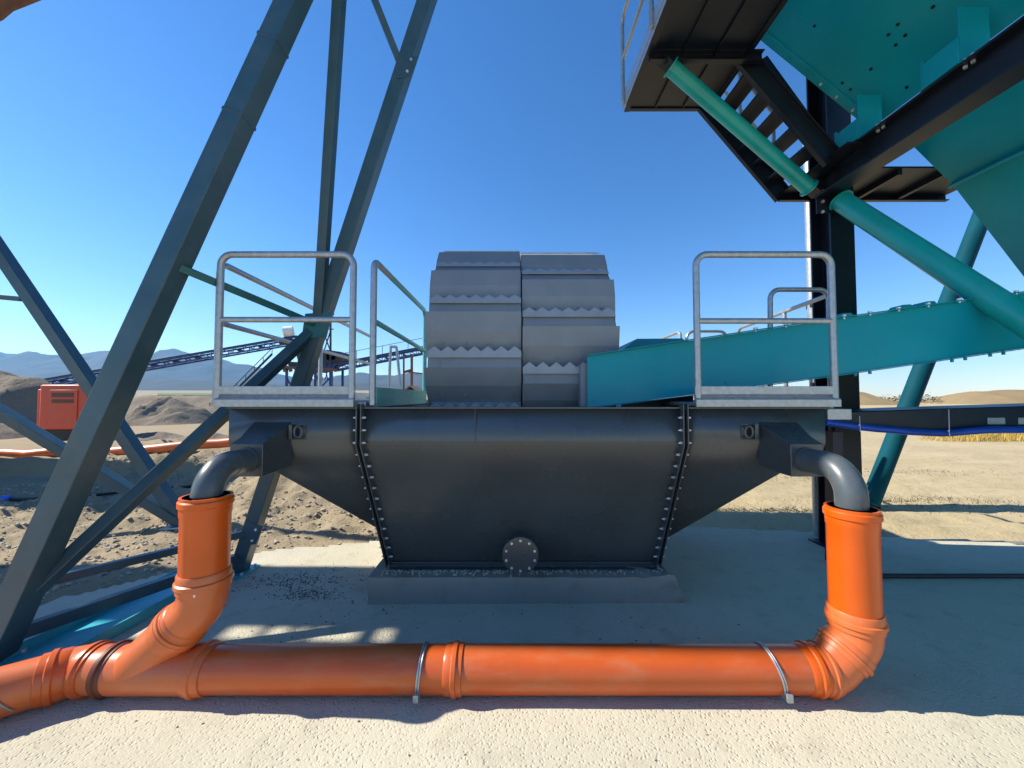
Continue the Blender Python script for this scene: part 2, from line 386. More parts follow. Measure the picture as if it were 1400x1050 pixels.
quad((XL1,zw(.25),.25),(XR1,zw(.25),.25),(XR1,zwb(.25),.25),(XL1,zwb(.25),.25))
hull = mb.build('hull', M['slate'], tank, smooth=20, solid=.012, weld=True)
mb = MB()   # weld beads and seam
mb.box((XL0+.03,2.888,ZK-.004),(XR0-.03,2.895,ZK+.004))
mb.beam((-.276,2.892,ZT-.01),(-.276,2.892,ZK),.004,.004,(0,1,0))
mb.build('weld_seam', M['slate'], hull)
def wing(sgn, xe, xi0, xm, zm, xb, zb):
    mb = MB()
    slope = (zm-zb)/(xm-xb)
    ze = zb+slope*(xe-xb)
    def q(*p): mb.add(p, [list(range(len(p)))])
    for yf in (zw, zwb):
        q((xe,yf(ZT),ZT),(xi0,yf(ZT),ZT),(xi0,yf(ZK),ZK),(xe,yf(ZK),ZK))
        q((xe,yf(ZK),ZK),(xi0,yf(ZK),ZK),(xb,yf(zb),zb),(xe,yf(ze),ze))
    q((xe,zw(ZT),ZT),(xe,zwb(ZT),ZT),(xe,zwb(ZK),ZK),(xe,zwb(ze),ze),(xe,zw(ze),ze),(xe,zw(ZK),ZK))
    q((xe,zw(ze),ze),(xe,zwb(ze),ze),(xb,zwb(zb),zb),(xb,zw(zb),zb))
    return mb.build('side_hopper', M['slate'], tank, smooth=20, solid=.012, weld=True)
wl = wing(-1, -2.12, XL0-.005, -1.853, 1.147, -1.088, .592)
wr = wing(1, 2.345, XR0+.005, 2.06, 1.10, 1.283, .50)
mb = MB()
mb.box((-2.13,2.868,ZT-.008),(2.355,2.90,ZT+.006)); mb.box((-2.13,YB,ZT-.008),(2.355,YB+.03,ZT+.006))
mb.box((-2.15,2.9,ZT-.008),(-2.115,YB,ZT+.006)); mb.box((2.335,2.9,ZT-.008),(2.37,YB,ZT+.006))
mb.build('rim', M['slate'], tank, bevel=.003)
bolt_me = None
def flange(x0, xk, x1):
    pts = [(x0,ZT-.01),(x0,ZK),(x1,.27)]
    mb = MB(); off = .034
    for dx in (-.012, .012):
        p = [Vector((x0+dx,2.90,ZT+.03)),Vector((x0+dx,2.90,ZK)),Vector((x1+dx,zw(.26),.26))]
        q = [v+Vector((0,-.065,-.002)) for v in p]; q[1].z -= .012; q[2].y -= .0; q[2].z -= .02
        for i in range(2): mb.prism([p[i],p[i+1],q[i+1],q[i]], (.009 if dx > 0 else -.009,0,0))
    f = mb.build('bolted_flange', M['slate'], tank, bevel=.002)
    first = None
    n = 14
    for i in range(n):
        t = (i+.4)/n; L = (ZT-.27); z = ZT-.035-t*(L-.05)
        x = x0 if z > ZK else x0+(x1-x0)*(ZK-z)/(ZK-.25)
        y = zw(z)-.038
        for s in (-1, 1):
            b = MB(); b.bolt((x+s*.021,y,z),(s,0,0),.011,.011); b.cyl((x+s*.03,y,z),(x+s*.046,y,z),.007,8)
            o = b.build('bolt', M['bolt'], f, smooth=30)
for a in ((XL0,XL0,XL1),(XR0,XR0,XR1)): flange(*a)
# base frame of the tank
mb = MB(); mb.channel((XL1-.02,3.40,.245),(XR1+.02,3.40,.245),.07,.075); mb.box((XL1-.05,3.35,.2),(XR1+.05,3.50,.2085)); mb.build('base_rail', M['slate'], tank, bevel=.002)
mb = MB(); mb.channel((XL1-.02,YB-.5,.245),(XR1+.02,YB-.5,.245),.07,.075); mb.build('base_rail', M['slate'], tank, bevel=.002)
# drain cover
c = P(711.5, 758.5, 3.10)
mb = MB(); mb.cyl(c+Vector((0,-.014,0)), c+Vector((0,.014,0)), .143, 40); dc = mb.build('drain_cover', M['slate'], tank, bevel=.003)
mb = MB(); mb.cyl(c+Vector((0,.016,0)), c+Vector((0,.044,0)), .143, 40); mb.cyl(c+Vector((0,.044,0)), c+Vector((0,.33,0)), .1, 32); mb.build('drain_stub', M['slate'], tank)
for k in range(10):
    a = 2*math.pi*k/10+math.pi/2; b = MB(); p = c+Vector((math.cos(a)*.118,-.014,math.sin(a)*.118)); b.bolt(p,(0,-1,0),.0105,.011)
    b.build('bolt', M['bolt'], dc, smooth=30)
# outlet boxes and elbows
PY = 2.29
RX, LX = 2.0, -1.80
def outlet(xc, sg):
    mb = MB(); z0, z1 = 1.165, 1.385
    # wide back rectangle on the wall -> front rectangle
    def rect(y, xa, xb, za, zb): return [Vector((xc+sg*xa,y,za)),Vector((xc+sg*xb,y,za)),Vector((xc+sg*xb,y,zb)),Vector((xc+sg*xa,y,zb))]
    sec = [rect(2.905,-.15,.14,1.20,1.52), rect(2.72,-.112,.112,z0,1.42), rect(2.62,-.112,.112,z0,z1)]
    sec[0][0].z = 1.19; sec[0][1].z = 1.19
    vs = [p for s_ in sec for p in s_]; fs = []
    for i in range(2):
        for k in range(4): fs.append((i*4+k, i*4+(k+1)%4, (i+1)*4+(k+1)%4, (i+1)*4+k))
    fs += [(0,1,2,3),(8,9,10,11)]
    mb.add(vs, fs); ob = mb.build('outlet_box', M['slate'], tank, smooth=20, bevel=.004)
    path = fillet([(xc,2.635,1.277),(xc,PY,1.277),(xc,PY,.9)], .27, 14)
    e = MB(); e.tube(path, .079, 28); e.build('outlet_elbow', M['slate_pipe'], tank)
    e = MB(); e.tube([(xc,2.617,1.277),(xc,2.605,1.277)], .086, 28); e.build('weld_collar', M['slate_pipe'], tank); e = MB(); e.tube([(xc,2.50,1.277),(xc,2.47,1.277)], .0815, 28); e.build('pipe_sleeve', M['slate_pipe'], tank)
outlet(LX, -1); outlet(RX, 1)
# lifting eyes
for px, py in ((405,590),(1026,590)):
    c = P(px, py, 2.885); s = -1 if px < 700 else 1
    e = MB()
    e.tube([c+Vector((.036*math.cos(a)*.8-s*.03,-.030,.042*math.sin(a))) for a in [2*math.pi*k/18 for k in range(18)]], .011, 8, closed=True)
    e.box((c.x+s*.02-.012,2.84,c.z-.055),(c.x+s*.02+.012,2.899,c.z+.055)); e.box((c.x-.07,2.887,c.z-.06),(c.x+.07,2.897,c.z+.06))
    e.build('lifting_eye', M['slate'], tank, bevel=.002)

# ------------------------------------------------------------------ bucket wheel
WY, WZ, WR = 4.68, 2.10, 1.30
wheel = thing('bucket_wheel', 'grey double bucket wheel with saw-toothed scoop lips standing in the tank', 'bucket wheel', (0, WY, WZ))
NB = 16
def bucket_meshes(x0, x1):
    """one bucket at angle 0 (towards -y), wheel axis along x, local to the wheel centre; t is tangential (+z)"""
    def pt(x, r, t): return Vector((x, -r, t))
    th = .006; xo = .032
    m = MB()
    m.prism([pt(x0,WR-.024,.02),pt(x1,WR-.024,.02),pt(x1,WR,-.115),pt(x0,WR,-.115)], (0,.008,0))           # flat strip
    # shell going in and down to the next bucket, a bit wider than the strip, slightly curved
    prof = [(WR+.004,-.110),(WR-.066,-.27),(WR-.215,-.46)]
    a, b = x0-(xo if x0 < 0 else 0), x1+(xo if x1 > .2 else 0)
    for i in range(len(prof)-1):
        (r0,t0),(r1,t1) = prof[i], prof[i+1]
        m.prism([pt(a,r0,t0),pt(b,r0,t0),pt(b,r1,t1),pt(a,r1,t1)], (0,.007,0))
    # scoop floor running inwards, and end plates
    m.prism([pt(x0,WR-.06,.018),pt(x1,WR-.06,.018),pt(x1,WR-.36,.13),pt(x0,WR-.36,.13)], (0,0,-.008))
    for x, w in ((x0,.006),(x1-.006,.006)):
        m.prism([pt(x,WR-.024,.02),pt(x,WR,-.115),pt(x,WR-.21,-.44),pt(x,WR-.4,-.40),pt(x,WR-.36,.13)], (w,0,0))
    for x in (x0+.11, x1-.11):   # fold lines
        m.prism([pt(x,WR-.019,.0),pt(x+.004,WR-.019,.0),pt(x+.004,WR+.001,-.112),pt(x,WR+.001,-.112)], (0,-.0016,0))
    bl = MB(); nt = 7; w = (x1-x0)/nt; poly = [pt(x0,WR+.004,-.022),pt(x1,WR+.004,-.022),pt(x1,WR-.006,.035)]
    for k in range(nt-1, -1, -1):
        poly.append(pt(x0+w*(k+.5), WR-.014, .080)); poly.append(pt(x0+w*k, WR-.006, .035))
    bl.prism(poly, (0,-.008,0))
    for k in range(4):
        x = x0+(x1-x0)*(k+.5)/4-.01
        bl.bolt(pt(x,WR-.002,.0),(0,-1,0.1),.014,.006,14)
        m.bolt(pt(x+.02,WR-.135,-.355),(0,-.85,-.5),.012,.018)
    return m, bl
for x0, x1, a0 in ((-.745,.083,-1.2),(.095,.925,-7.4)):
    m, bl = bucket_meshes(x0, x1)
    me, be = m.mesh('bucket', m=M['wheel'], smooth=10), bl.mesh('tooth_lip', m=M['blade'], smooth=20)
    for k in range(NB):
        o = bpy.data.objects.new('bucket', me); col.objects.link(o); o.parent = wheel
        o.rotation_euler = (-R(a0+k*360/NB), 0, 0)
        l = bpy.data.objects.new('tooth_lip', be); col.objects.link(l); l.parent = o
mb = MB()
for x in (-.74, .08, .10, .92): mb.cyl((x-.004,WY,WZ),(x+.004,WY,WZ), WR-.20, 48)
mb.cyl((-.74,WY,WZ),(.92,WY,WZ), WR-.42, 48)
mb.build('drum', M['wheel'], wheel)
mb = MB(); mb.cyl((-.92,WY,WZ),(1.12,WY,WZ), .07, 24); mb.build('axle', M['galv'], wheel)
for x in (-.85, 1.04):
    mb = MB(); mb.box((x-.035,WY-.16,ZT+.01),(x+.035,WY+.16,WZ-.1)); mb.cyl((x-.045,WY,WZ),(x+.045,WY,WZ),.14,24); mb.build('bearing_stand', M['slate'], wheel, bevel=.005)

# ------------------------------------------------------------------ teal feed chute
chute = thing('feed_chute', 'long teal steel chute sloping down from the right into the bucket wheel', 'chute', P(803,557,3.25))
CY = 3.25; CB = 4.2
top = [(803,487),(945,465.5),(1143,436),(1400,400),(1750,351)]; bot = [(803,557),(945,540),(1143,513),(1400,476),(1750,428)]
tp = [P(a,b,CY) for a,b in top]; bp_ = [P(a,b,CY) for a,b in bot]
mb = MB(); mb.prism(tp+bp_[::-1], (0,.012,0)); side = mb.build('side_plate', M['teal'], chute, bevel=.002)
mb = MB(); mb.prism([v+Vector((0,CB-CY,0)) for v in tp+bp_[::-1]], (0,.012,0)); mb.build('side_plate', M['teal'], chute)
mb = MB()
for i in range(4): mb.prism([bp_[i]+Vector((0,.014,.03)),bp_[i+1]+Vector((0,.014,.03)),bp_[i+1]+Vector((0,CB-CY,.03)),bp_[i]+Vector((0,CB-CY,.03))], (0,0,.01))
mb.build('floor_plate', M['teal'], chute)
mb = MB()
for i in range(4):
    mb.prism([tp[i]+Vector((0,.0,.001)),tp[i+1]+Vector((0,.0,.001)),tp[i+1]+Vector((0,-.045,.001)),tp[i]+Vector((0,-.045,.001))], (0,0,.008))
mb.build('top_flange', M['teal'], chute, bevel=.002)
mb = MB()
for i in range(4):
    mb.prism([bp_[i]+Vector((0,.0,-.001)),bp_[i+1]+Vector((0,.0,-.001)),bp_[i+1]+Vector((0,-.02,-.001)),bp_[i]+Vector((0,-.02,-.001))], (0,0,-.007))
mb.build('bottom_flange', M['teal'], chute, bevel=.002)
def along(pts, t):
    L = [0]
    for i in range(len(pts)-1): L.append(L[-1]+(pts[i+1]-pts[i]).length)
    s = t*L[-1]
    for i in range(len(pts)-1):
        if s <= L[i+1]: return pts[i]+(pts[i+1]-pts[i])*((s-L[i])/(L[i+1]-L[i]))
    return pts[-1]
for px in (1030,1071,1113,1150,1185,1224,1264,1306,1383):
    p = P(px, 436-(px-1143)*.142, CY); p.y -= .03
    b = MB(); b.bolt(p+Vector((0,0,-.014)),(0,0,1),.009,.034); b.bolt(p+Vector((0,0,.008)),(0,0,1),.016,.014); b.build('bolt', M['bolt'], chute)
for px in (1168,1188,1300,1318,1352,1370):
    p = P(px, 513-(px-1143)*.144, CY); p.y -= .008
    b = MB(); b.bolt(p+Vector((0,0,-.03)),(0,0,1),.012,.03); b.build('bolt', M['teal'], chute)
for px, py in ((812,548),(950,548),(993,523)):
    b = MB(); b.bolt(P(px,py,CY)+Vector((0,-.0,0)),(0,-1,0),.012,.008); b.build('rivet', M['teal'], chute)
# turquoise clamp lugs riding on the top flange
for px in (1158,1240,1272):
    p = P(px, 436-(px-1143)*.142-3, CY+.05); b = MB(); b.prism([p+Vector((-.07,0,-.03)),p+Vector((.07,0,-.01)),p+Vector((.04,0,.022)),p+Vector((-.03,0,.018))],(0,.12,0)); b.build('clamp_lug', M['tealp'], chute, bevel=.005)
mb = MB(); mb.prism([P(794,498,3.30),P(803.5,496,3.30),P(803.5,556,3.30),P(794,556,3.30)], (0,.10,0)); mb.build('end_plate', M['wheel'], chute, bevel=.002)
mb = MB(); mb.prism([P(842,486,4.0),P(871,463,4.0),P(933,462.5,4.0),P(960,480,4.0)], (0,.7,0)); mb.build('hood', M['teal'], chute, bevel=.004)
mb = MB(); mb.prism([P(850,551.5,3.42),P(948,540,3.42),P(948,557,3.42),P(850,557,3.42)], (0,.02,0)); mb.build('support_bracket', M['dark'], chute)
b = MB(); p = P(910,554,3.40); b.bolt(p,(0,-1,0),.02,.03); b.build('bolt', M['dark'], chute)

# ------------------------------------------------------------------ walkways with galvanised railings
RT = .0245
def kick(x0, x1, y, z0=ZT+.008):
    pr = [(-.014,0),(-.014,.052),(-.008,.060),(.022,.078),(.004,.094),(.004,.152),(.012,.152),(.012,.098),(.032,.078),(.0,.0)]
    mb = MB(); n = len(pr)
    vs = [Vector((x, y+a, z0+b)) for x in (x0, x1) for a, b in pr]
    mb.add(vs, [list(range(n)), list(range(n,2*n))]+[(i,(i+1)%n,n+(i+1)%n,n+i) for i in range(n)]); return mb
def frame(x0, x1, y, zt, zm, zb):
    a = MB(); a.tube(fillet([(x0,y,zb),(x0,y,zt),(x1,y,zt),(x1,y,zb)], .085, 7), RT, 14); a.cyl((x0,y,zm),(x1,y,zm),RT*.88,12); return a
pl = thing('walkway', 'left galvanised walkway with tube railing above the pale kick plate, beside the lattice tower', 'walkway', (-1.7,2.9,ZT+.008))
zt = P(400,348,2.86).z; zm = P(400,437,2.86).z
frame(P(301,400,2.86).x, P(483,400,2.86).x, 2.86, zt, zm, ZT+.02).build('end_railing', M['galv'], pl)
k = kick(P(294,540,2.84).x, P(484,540,2.84).x, 2.84); k.build('kick_plate', M['galv'], pl, smooth=20, bevel=.002)
mb = MB(); xo = P(296,400,2.95).x
mb.tube(fillet([(xo,2.98,ZT+.02),(xo,2.98,zt-.02),(xo-.18,6.9,zt-.02),(xo-.18,6.9,ZT+.02)], .085, 7), RT, 14); mb.cyl((xo,2.98,zm),(xo-.18,6.9,zm),RT*.88,12)
mb.cyl((xo-.085,4.75,ZT+.02),(xo-.085,4.75,zt-.02),RT,12); mb.build('side_railing', M['galv'], pl)
mb = MB(); mb.beam((xo+.03,2.9,ZT+.08),(xo-.14,6.9,ZT+.08),.012,.14); mb.build('kick_plate', M['galv'], pl)
xi = P(511,400,2.9).x
mb = MB(); mb.tube(fillet([(xi,2.9,ZT+.02),(xi,2.9,zt-.03),(xi,3.3,zt-.03)], .07, 6), RT, 14); mb.build('gate_post', M['galv'], pl)
mb = MB(); mb.tube(fillet([(xi,3.28,zt-.03),(xi,4.62,zt-.03),(xi,4.62,ZT+.02)], .085, 7), RT, 14); mb.cyl((xi,2.9,zm),(xi,4.62,zm-.02),RT*.88,12); mb.build('inner_railing', M['galvt'], pl)
mb = MB(); mb.beam((xi+.02,2.92,ZT+.08),(xi+.02,4.6,ZT+.08),.012,.15); mb.beam((xi-.03,2.92,ZT+.075),(xi-.03,4.6,ZT+.075),.05,.012); mb.build('inner_kick_plate', M['galvt'], pl, bevel=.003)
mb = MB()
for px in (532, 548): mb.cyl(P(px,530,6.9), P(px-(6 if px>540 else -2),474,6.9), RT, 10)
mb.cyl(P(533,474,6.9),P(542,474,6.9),RT,10); mb.build('far_railing', M['galv'], pl)
mb = MB()
for i in range(36): mb.box((-2.28,2.9+i*.11,ZT+.01),(-1.1,2.905+i*.11,ZT+.04))
for i in range(12): mb.box((-2.28+i*.105,2.9,ZT+.012),(-2.275+i*.105,6.9,ZT+.038))
mb.build('grating', M['galv'], pl)
for px in (355,421,445): 
    mb = MB(); c = P(px,555,2.85); mb.box((c.x-.02,2.845,ZT+.0065),(c.x+.02,2.95,ZT+.0075)); mb.build('clip', M['dark'], pl)

pr_ = thing('walkway', 'right galvanised walkway with tube railing in front of the teal chute', 'walkway', (1.9,2.9,ZT+.008))
frame(P(952,400,2.86).x, P(1137,400,2.86).x, 2.86, zt, zm-.01, ZT+.02).build('end_railing', M['galv'], pr_)
kick(P(951,540,2.84).x, P(1148,540,2.84).x, 2.84).build('kick_plate', M['galv'], pr_, smooth=20, bevel=.002)
mb = MB(); zr = P(1052,396,3.95).z
mb.tube(fillet([P(1053,560,3.95),P(1053,396,3.95),P(1133,396,3.95),P(1136,560,3.95)], .1, 7), RT, 12); mb.build('rear_railing', M['galv'], pr_)
mb = MB(); a = P(1132,404,4.0); b_ = P(1008,450,6.1); mb.tube(fillet([a, b_, Vector((b_.x,b_.y,ZT))], .15, 6), RT, 12); m_ = (a+b_)/2
mb.cyl(a+(b_-a)*.38, Vector(((a+(b_-a)*.38).x,(a+(b_-a)*.38).y,ZT)), RT, 10); mb.build('side_railing', M['galv'], pr_)
mb = MB(); mb.tube(fillet([P(939,520,6.2),P(939,453,6.2),P(993,453,6.2),P(996,520,6.2)], .12, 6), RT, 10); mb.build('far_railing', M['galv'], pr_)
mb = MB(); mb.tube(fillet([P(893,468,7.2),P(930,453,6.2),P(932,520,6.2)], .08, 6), RT, 10); mb.build('inner_railing', M['galv'], pr_)
mb = MB()
for i in range(30): mb.box((1.38,2.9+i*.11,ZT+.01),(2.42,2.905+i*.11,ZT+.04))
for i in range(10): mb.box((1.38+i*.11,2.9,ZT+.012),(1.385+i*.11,6.2,ZT+.038))
mb.build('grating', M['galv'], pr_)
mb = MB(); p = P(1131,566,2.93); mb.box((p.x-.02,2.9,ZT-.09),(p.x+.16,3.3,ZT-.01)); mb.build('bracket', M['galv'], pr_, bevel=.003)

# ------------------------------------------------------------------ orange drain pipes
PR = .122
pipe = thing('drain_pipe', 'orange plastic drain pipe run lying on the slab with two risers under the grey elbows', 'pipe', (0, PY, 0))
ZP = PR+.004
def socket(mb, path_pt, ax, r0=PR, w=.06):
    """bell socket: bulged ring with bead"""
    c = Vector(path_pt); ax = Vector(ax).normalized()
    pr = [(-w*.9,r0+.001),(-w*.75,r0+.006),(-w*.2,r0+.007),(-w*.1,r0+.016),(w*.25,r0+.017),(w*.35,r0+.008),(w*.8,r0+.008),(w*.85,r0+.001)]
    mb.tube([c+ax*a for a, _ in pr], [r for _, r in pr], 40)
mb = MB(); xA = P(280,910,PY).x; xB = P(1112,910,PY).x; xC = P(622,910,PY).x
mb.cyl((xA-.02,PY,ZP),(xC,PY,ZP),PR,48); mp = mb.build('main_pipe', M['orange_main'], pipe)
mb = MB(); mb.cyl((xC,PY,ZP),(xB+.02,PY,ZP),PR,48); mb.build('main_pipe', M['orange_main'], pipe)
mb = MB(); socket(mb,(xC,PY,ZP),(1,0,0)); mb.build('coupling', M['orange_main'], pipe)
mb = MB(); socket(mb,(xB-.03,PY,ZP),(1,0,0)); mb.build('coupling', M['orange'], pipe)
def strap(x, tilt):
    mb = MB(); n = 36
    pts = [Vector((x+tilt*math.sin(a), PY+(PR+.006)*math.cos(a), ZP+(PR+.006)*math.sin(a))) for a in [2*math.pi*k/n for k in range(n)]]
    for dx in (-.006, .006): mb.tube([p+Vector((dx,0,0)) for p in pts], .0055, 8, closed=True)
    mb.box((x-.014-tilt*.6,PY-PR-.022,ZP-.085),(x+.014-tilt*.6,PY-PR*.72,ZP-.045))
    mb.build('pipe_strap', M['galv'], pipe)
strap(P(578,910,PY).x, .01); strap(P(1052,910,PY).x, -.03)
# right bend (two 45 degree elbows) and riser
RTop = P(1162,693,PY).z; 
b0 = Vector((xB+.0,PY,ZP)); c1 = Vector((RX-.105,PY,ZP)); c2 = Vector((RX,PY,ZP+.22)); zr0 = .42
path = [b0, Vector((RX-.17,PY,ZP)), Vector((RX,PY,ZP+.17)), Vector((RX,PY,zr0))]
mb = MB(); mb.tube(fillet(path, .16, 8), PR+.004, 44); mb.build('elbow', M['orange_fit'], pipe)
mb = MB(); mid = (path[1]+path[2])/2; socket(mb, mid+Vector((.02,0,.02)), (-1,0,-1), PR+.004, .05); socket(mb,(RX,PY,zr0+.0),(0,0,-1),PR+.004,.06); socket(mb,(xB+.05,PY,ZP),(-1,0,0),PR+.002,.05); mb.build('elbow_socket', M['orange_fit'], pipe)
def riser(x, z0, z1, tilt):
    mb = MB()
    pr = [(z0,PR),(z1-.115,PR),(z1-.105,PR+.004),(z1-.06,PR+.005),(z1-.052,PR+.013),(z1-.022,PR+.013),(z1-.014,PR+.006),(z1,PR+.006),(z1,PR-.008),(z1-.3,PR-.008)]
    mb.tube([(x,PY,z) for z,_ in pr],[r for _,r in pr],48,cap=False); return mb.build('riser', M['orange'], pipe)
riser(RX, .40, RTop, 0)
LTop = P(283,677,PY).z
riser(LX, .60, LTop, 0)
# left: riser socket, 45 degree bend, branch, wye
mb = MB(); e0 = Vector((LX,PY,.66)); e1 = Vector((LX,PY,.50)); e2 = Vector((LX-.20,PY,.30))
mb.tube(fillet([e0,e1,e2], .22, 10), PR+.003, 44); mb.build('elbow', M['orange_fit'], pipe)
mb = MB(); socket(mb, e0+Vector((0,0,-.02)), (0,0,-1), PR+.003); socket(mb, e1+Vector((-.12,0,-.12)), (-1,0,-1), PR+.003, .05); mb.build('elbow_socket', M['orange_fit'], pipe)
b = MB(); c = P(265,815,PY-PR); b.ball(c+Vector((0,-.002,0)), (.014,.004,.009), .25); b.build('sticker', M['white'], pipe)
xW0 = P(158,910,PY).x
mb = MB(); mb.cyl((xW0,PY,ZP),(xA+.03,PY,ZP),PR+.004,44); mb.cyl(e2+Vector((.06,0,.06)),e2+Vector((-.185,0,-.175)),PR+.003,44)
socket(mb,(xA+.0,PY,ZP),(-1,0,0),PR+.004,.06); socket(mb, e2+Vector((.055,0,.055)), (1,0,1), PR+.003, .07); mb.build('branch_fitting', M['orange_fit'], pipe)
mb = MB(); socket(mb,(xW0-.0,PY,ZP),(-1,0,0),PR+.003,.035); mb.build('seal_ring', M['oranged'], pipe)
dL = Vector((-.80,-.60,0)).normalized(); q0 = Vector((P(112,910,PY).x,PY,ZP)); q1 = q0+dL*2.2
mb = MB(); mb.tube(fillet([Vector((xW0+.02,PY,ZP)), q0, q0+dL*.4], .2, 8), PR+.002, 44); mb.build('bend', M['orange_fit'], pipe)
mb = MB(); mb.cyl(q0+dL*.16,q1,PR,48); mb.build('outfall_pipe', M['orange_main'], pipe)
mb = MB(); socket(mb,q0+dL*.10,dL,PR+.002,.07); socket(mb,(q0.x+.06,PY,ZP),(1,0,0),PR+.002,.045); mb.build('coupling', M['orange_main'], pipe)
w = q0+dL*.36; sd = Vector((-dL.y,dL.x,0)); sd = sd if sd.y < 0 else -sd
pts = [w+dL*(.06-.20*t)+sd*math.cos(a)*(PR+.006)+Vector((0,0,math.sin(a)*(PR+.006))) for t, a in [(k/16, math.pi*.62-math.pi*.78*k/16) for k in range(17)]]
mb = MB(); mb.tube(pts, .007, 8); tag(mb.build('tie_wire', M['wirem'], pipe), None, None)

# ------------------------------------------------------------------ lattice tower (left)
tower = thing('lattice_tower', 'dark green steel lattice tower with leaning box legs at the left', 'tower', (-3.0,3.1,0))
kx, ky = .35, .07
A0 = Vector((-3.32,2.50,0)); B0 = Vector((-2.66,3.80,0))
def LA(z): return A0+Vector((kx*z, ky*z, z))
def LB(z): return B0+Vector((kx*z, -ky*z, z))
def part_beam(name, p, q, w, h, m, root, up=(0,1,0), bev=.006):
    mb = MB(); mb.beam(p, q, w, h, up); return mb.build(name, m, root, bevel=bev)
part_beam('leg', LA(.02), LA(9.2), .15, .15, M['tower'], tower)
part_beam('leg', LB(.02), LB(9.2), .125, .125, M['tower'], tower)
N2 = LB(2.38)
part_beam('brace', LA(2.62)+Vector((.05,0,0)), N2, .055, .075, M['towerg'], tower)
part_beam('brace', N2+Vector((-.03,0,-.02)), LA(.34), .085, .10, M['tower'], tower)
part_beam('brace', N2+Vector((0,-.02,.02)), LA(5.75), .085, .085, M['tower'], tower)
part_beam('brace', LB(4.72), P(470,-105,3.2), .06, .08, M['tower'], tower)
part_beam('strut', LA(.16)+Vector((0,.0,0)), LB(.16), .07, .085, M['tower'], tower, (0,0,1))
part_beam('strut', G(-40,820,.34)+Vector((0,0,.0)), LB(.40), .06, .06, M['tower'], tower, (0,0,1))
for L_ in (LA, LB):
    c = L_(0); mb = MB(); mb.box((c.x-.13,c.y-.13,.005),(c.x+.13,c.y+.13,.022)); bpz = mb.build('base_plate', M['tealb'], tower)
    for dx in (-.1,.1):
        for dy in (-.1,.1):
            b = MB(); b.bolt((c.x+dx,c.y+dy,.022),(0,0,1),.014,.02); b.build('bolt', M['bolt'], bpz)
mb = MB(); c = N2; mb.prism([c+Vector((-.13,-.075,-.13)),c+Vector((.10,-.075,-.12)),c+Vector((.15,-.075,.12)),c+Vector((-.10,-.075,.10))],(0,.012,0)); mb.build('gusset', M['towerg'], tower)
for z in (3.75, 4.35, 5.0):   # splice joints on the leg
    c = LA(z); mb = MB(); d = (LA(1)-LA(0)).normalized(); mb.beam(c-d*.012, c+d*.012, .158, .158, (0,1,0)); mb.build('splice', M['tower'], tower, bevel=.003)
for c, L_ in ((LB(.40), LB), (LB(4.72), LB)):
    d = (L_(1)-L_(0)).normalized(); h_ = .078 if L_ is LA else .066
    mb = MB(); q = c+Vector((.02,-h_-.004,0)); mb.prism([q-d*.12+Vector((-.02,0,0)), q-d*.10+Vector((.10,0,0)), q+d*.08+Vector((.11,0,0)), q+d*.12+Vector((-.02,0,0))], (0,.006,0)); g_ = mb.build('gusset', M['tower'], tower)
    for t in (-.06, .05):
        b = MB(); b.bolt(q+d*t+Vector((.055,0,0)), (0,-1,0), .013, .012); b.build('bolt', M['bolt'], g_)
base = thing('base_channel', 'teal steel channel lying on the slab at the foot of the lattice tower', 'channel', (-2.98,3.1,0))
mb = MB(); a = Vector((-3.06,2.22,.05)); b_ = Vector((-2.93,3.78,.05)); d = (b_-a).normalized()
mb.beam(a+Vector((0,0,-.03)), b_+Vector((0,0,-.03)), .40, .012); s = d.cross(Vector((0,0,1)))
mb.build('web', M['tealb'], base)
for k in (-1, 1):
    mb = MB(); mb.beam(a+s*k*.2+Vector((0,0,-.005)), b_+s*k*.2+Vector((0,0,-.005)), .014, .085); mb.build('flange', M['tealb'], base, bevel=.002)

trestle = thing('trestle', 'dark steel V trestle standing on the dirt behind the lattice tower at the far left', 'trestle', G(252,718))
T0 = G(254,719)
def TP(px, py, Y): return P(px, py, Y)
part_beam('leg', T0, TP(-130,152,T0.y+.1), .14, .14, M['tower'], trestle)
part_beam('leg', T0+Vector((0,-.01,.02)), TP(-140,478,T0.y-.2), .12, .13, M['tower'], trestle)
part_beam('strut', TP(31,409,T0.y+.05), TP(-120,395,T0.y+.05), .06, .07, M['tower'], trestle)
mb = MB(); mb.box((T0.x-.2,T0.y-.2,-.05),(T0.x+.2,T0.y+.2,.02)); mb.build('base_plate', M['tower'], trestle)

# ------------------------------------------------------------------ overhead feed conveyor (casts the shade on the slab)
fc = thing('feed_conveyor', 'rusty brown underside corner of an overhead conveyor at the top left of the view', 'conveyor', (-9,3.7,5.0))
FZ0, FS = 6.72, .43
def FC(x, y, dz=0): return Vector((x, y, FZ0+FS*(x+6.12)+dz))
CX0, CX1 = -15, 1.2
YF = 4.4
mb = MB(); mb.channel(FC(CX0,YF,.12),FC(CX1,YF,.12),.08,.24); mb.build('side_frame', M['rust'], fc)
mb = MB(); mb.channel(FC(CX0,2.85,.12),FC(-6.2,2.85,.12),.04,.24); mb.build('side_frame', M['rust'], fc)
def plate(x0, x1, y0, y1, name, m, x1b=None):
    mb = MB(); mb.prism([FC(x0,y0,.3),FC(x1,y0,.3),FC(x1b if x1b is not None else x1,y1,.3),FC(x0,y1,.3)],(0,0,.015)); return mb.build(name, M[m], fc)
def gxs(x): return (x-1.184*(FZ0+.3+FS*6.12))/(1+1.184*FS)
plate(CX0, -6.2, 2.84, 2.94, 'belt_edge', 'rubber', -6.0)
plate(CX0, CX1, 2.94, 3.14, 'belt', 'rubber')
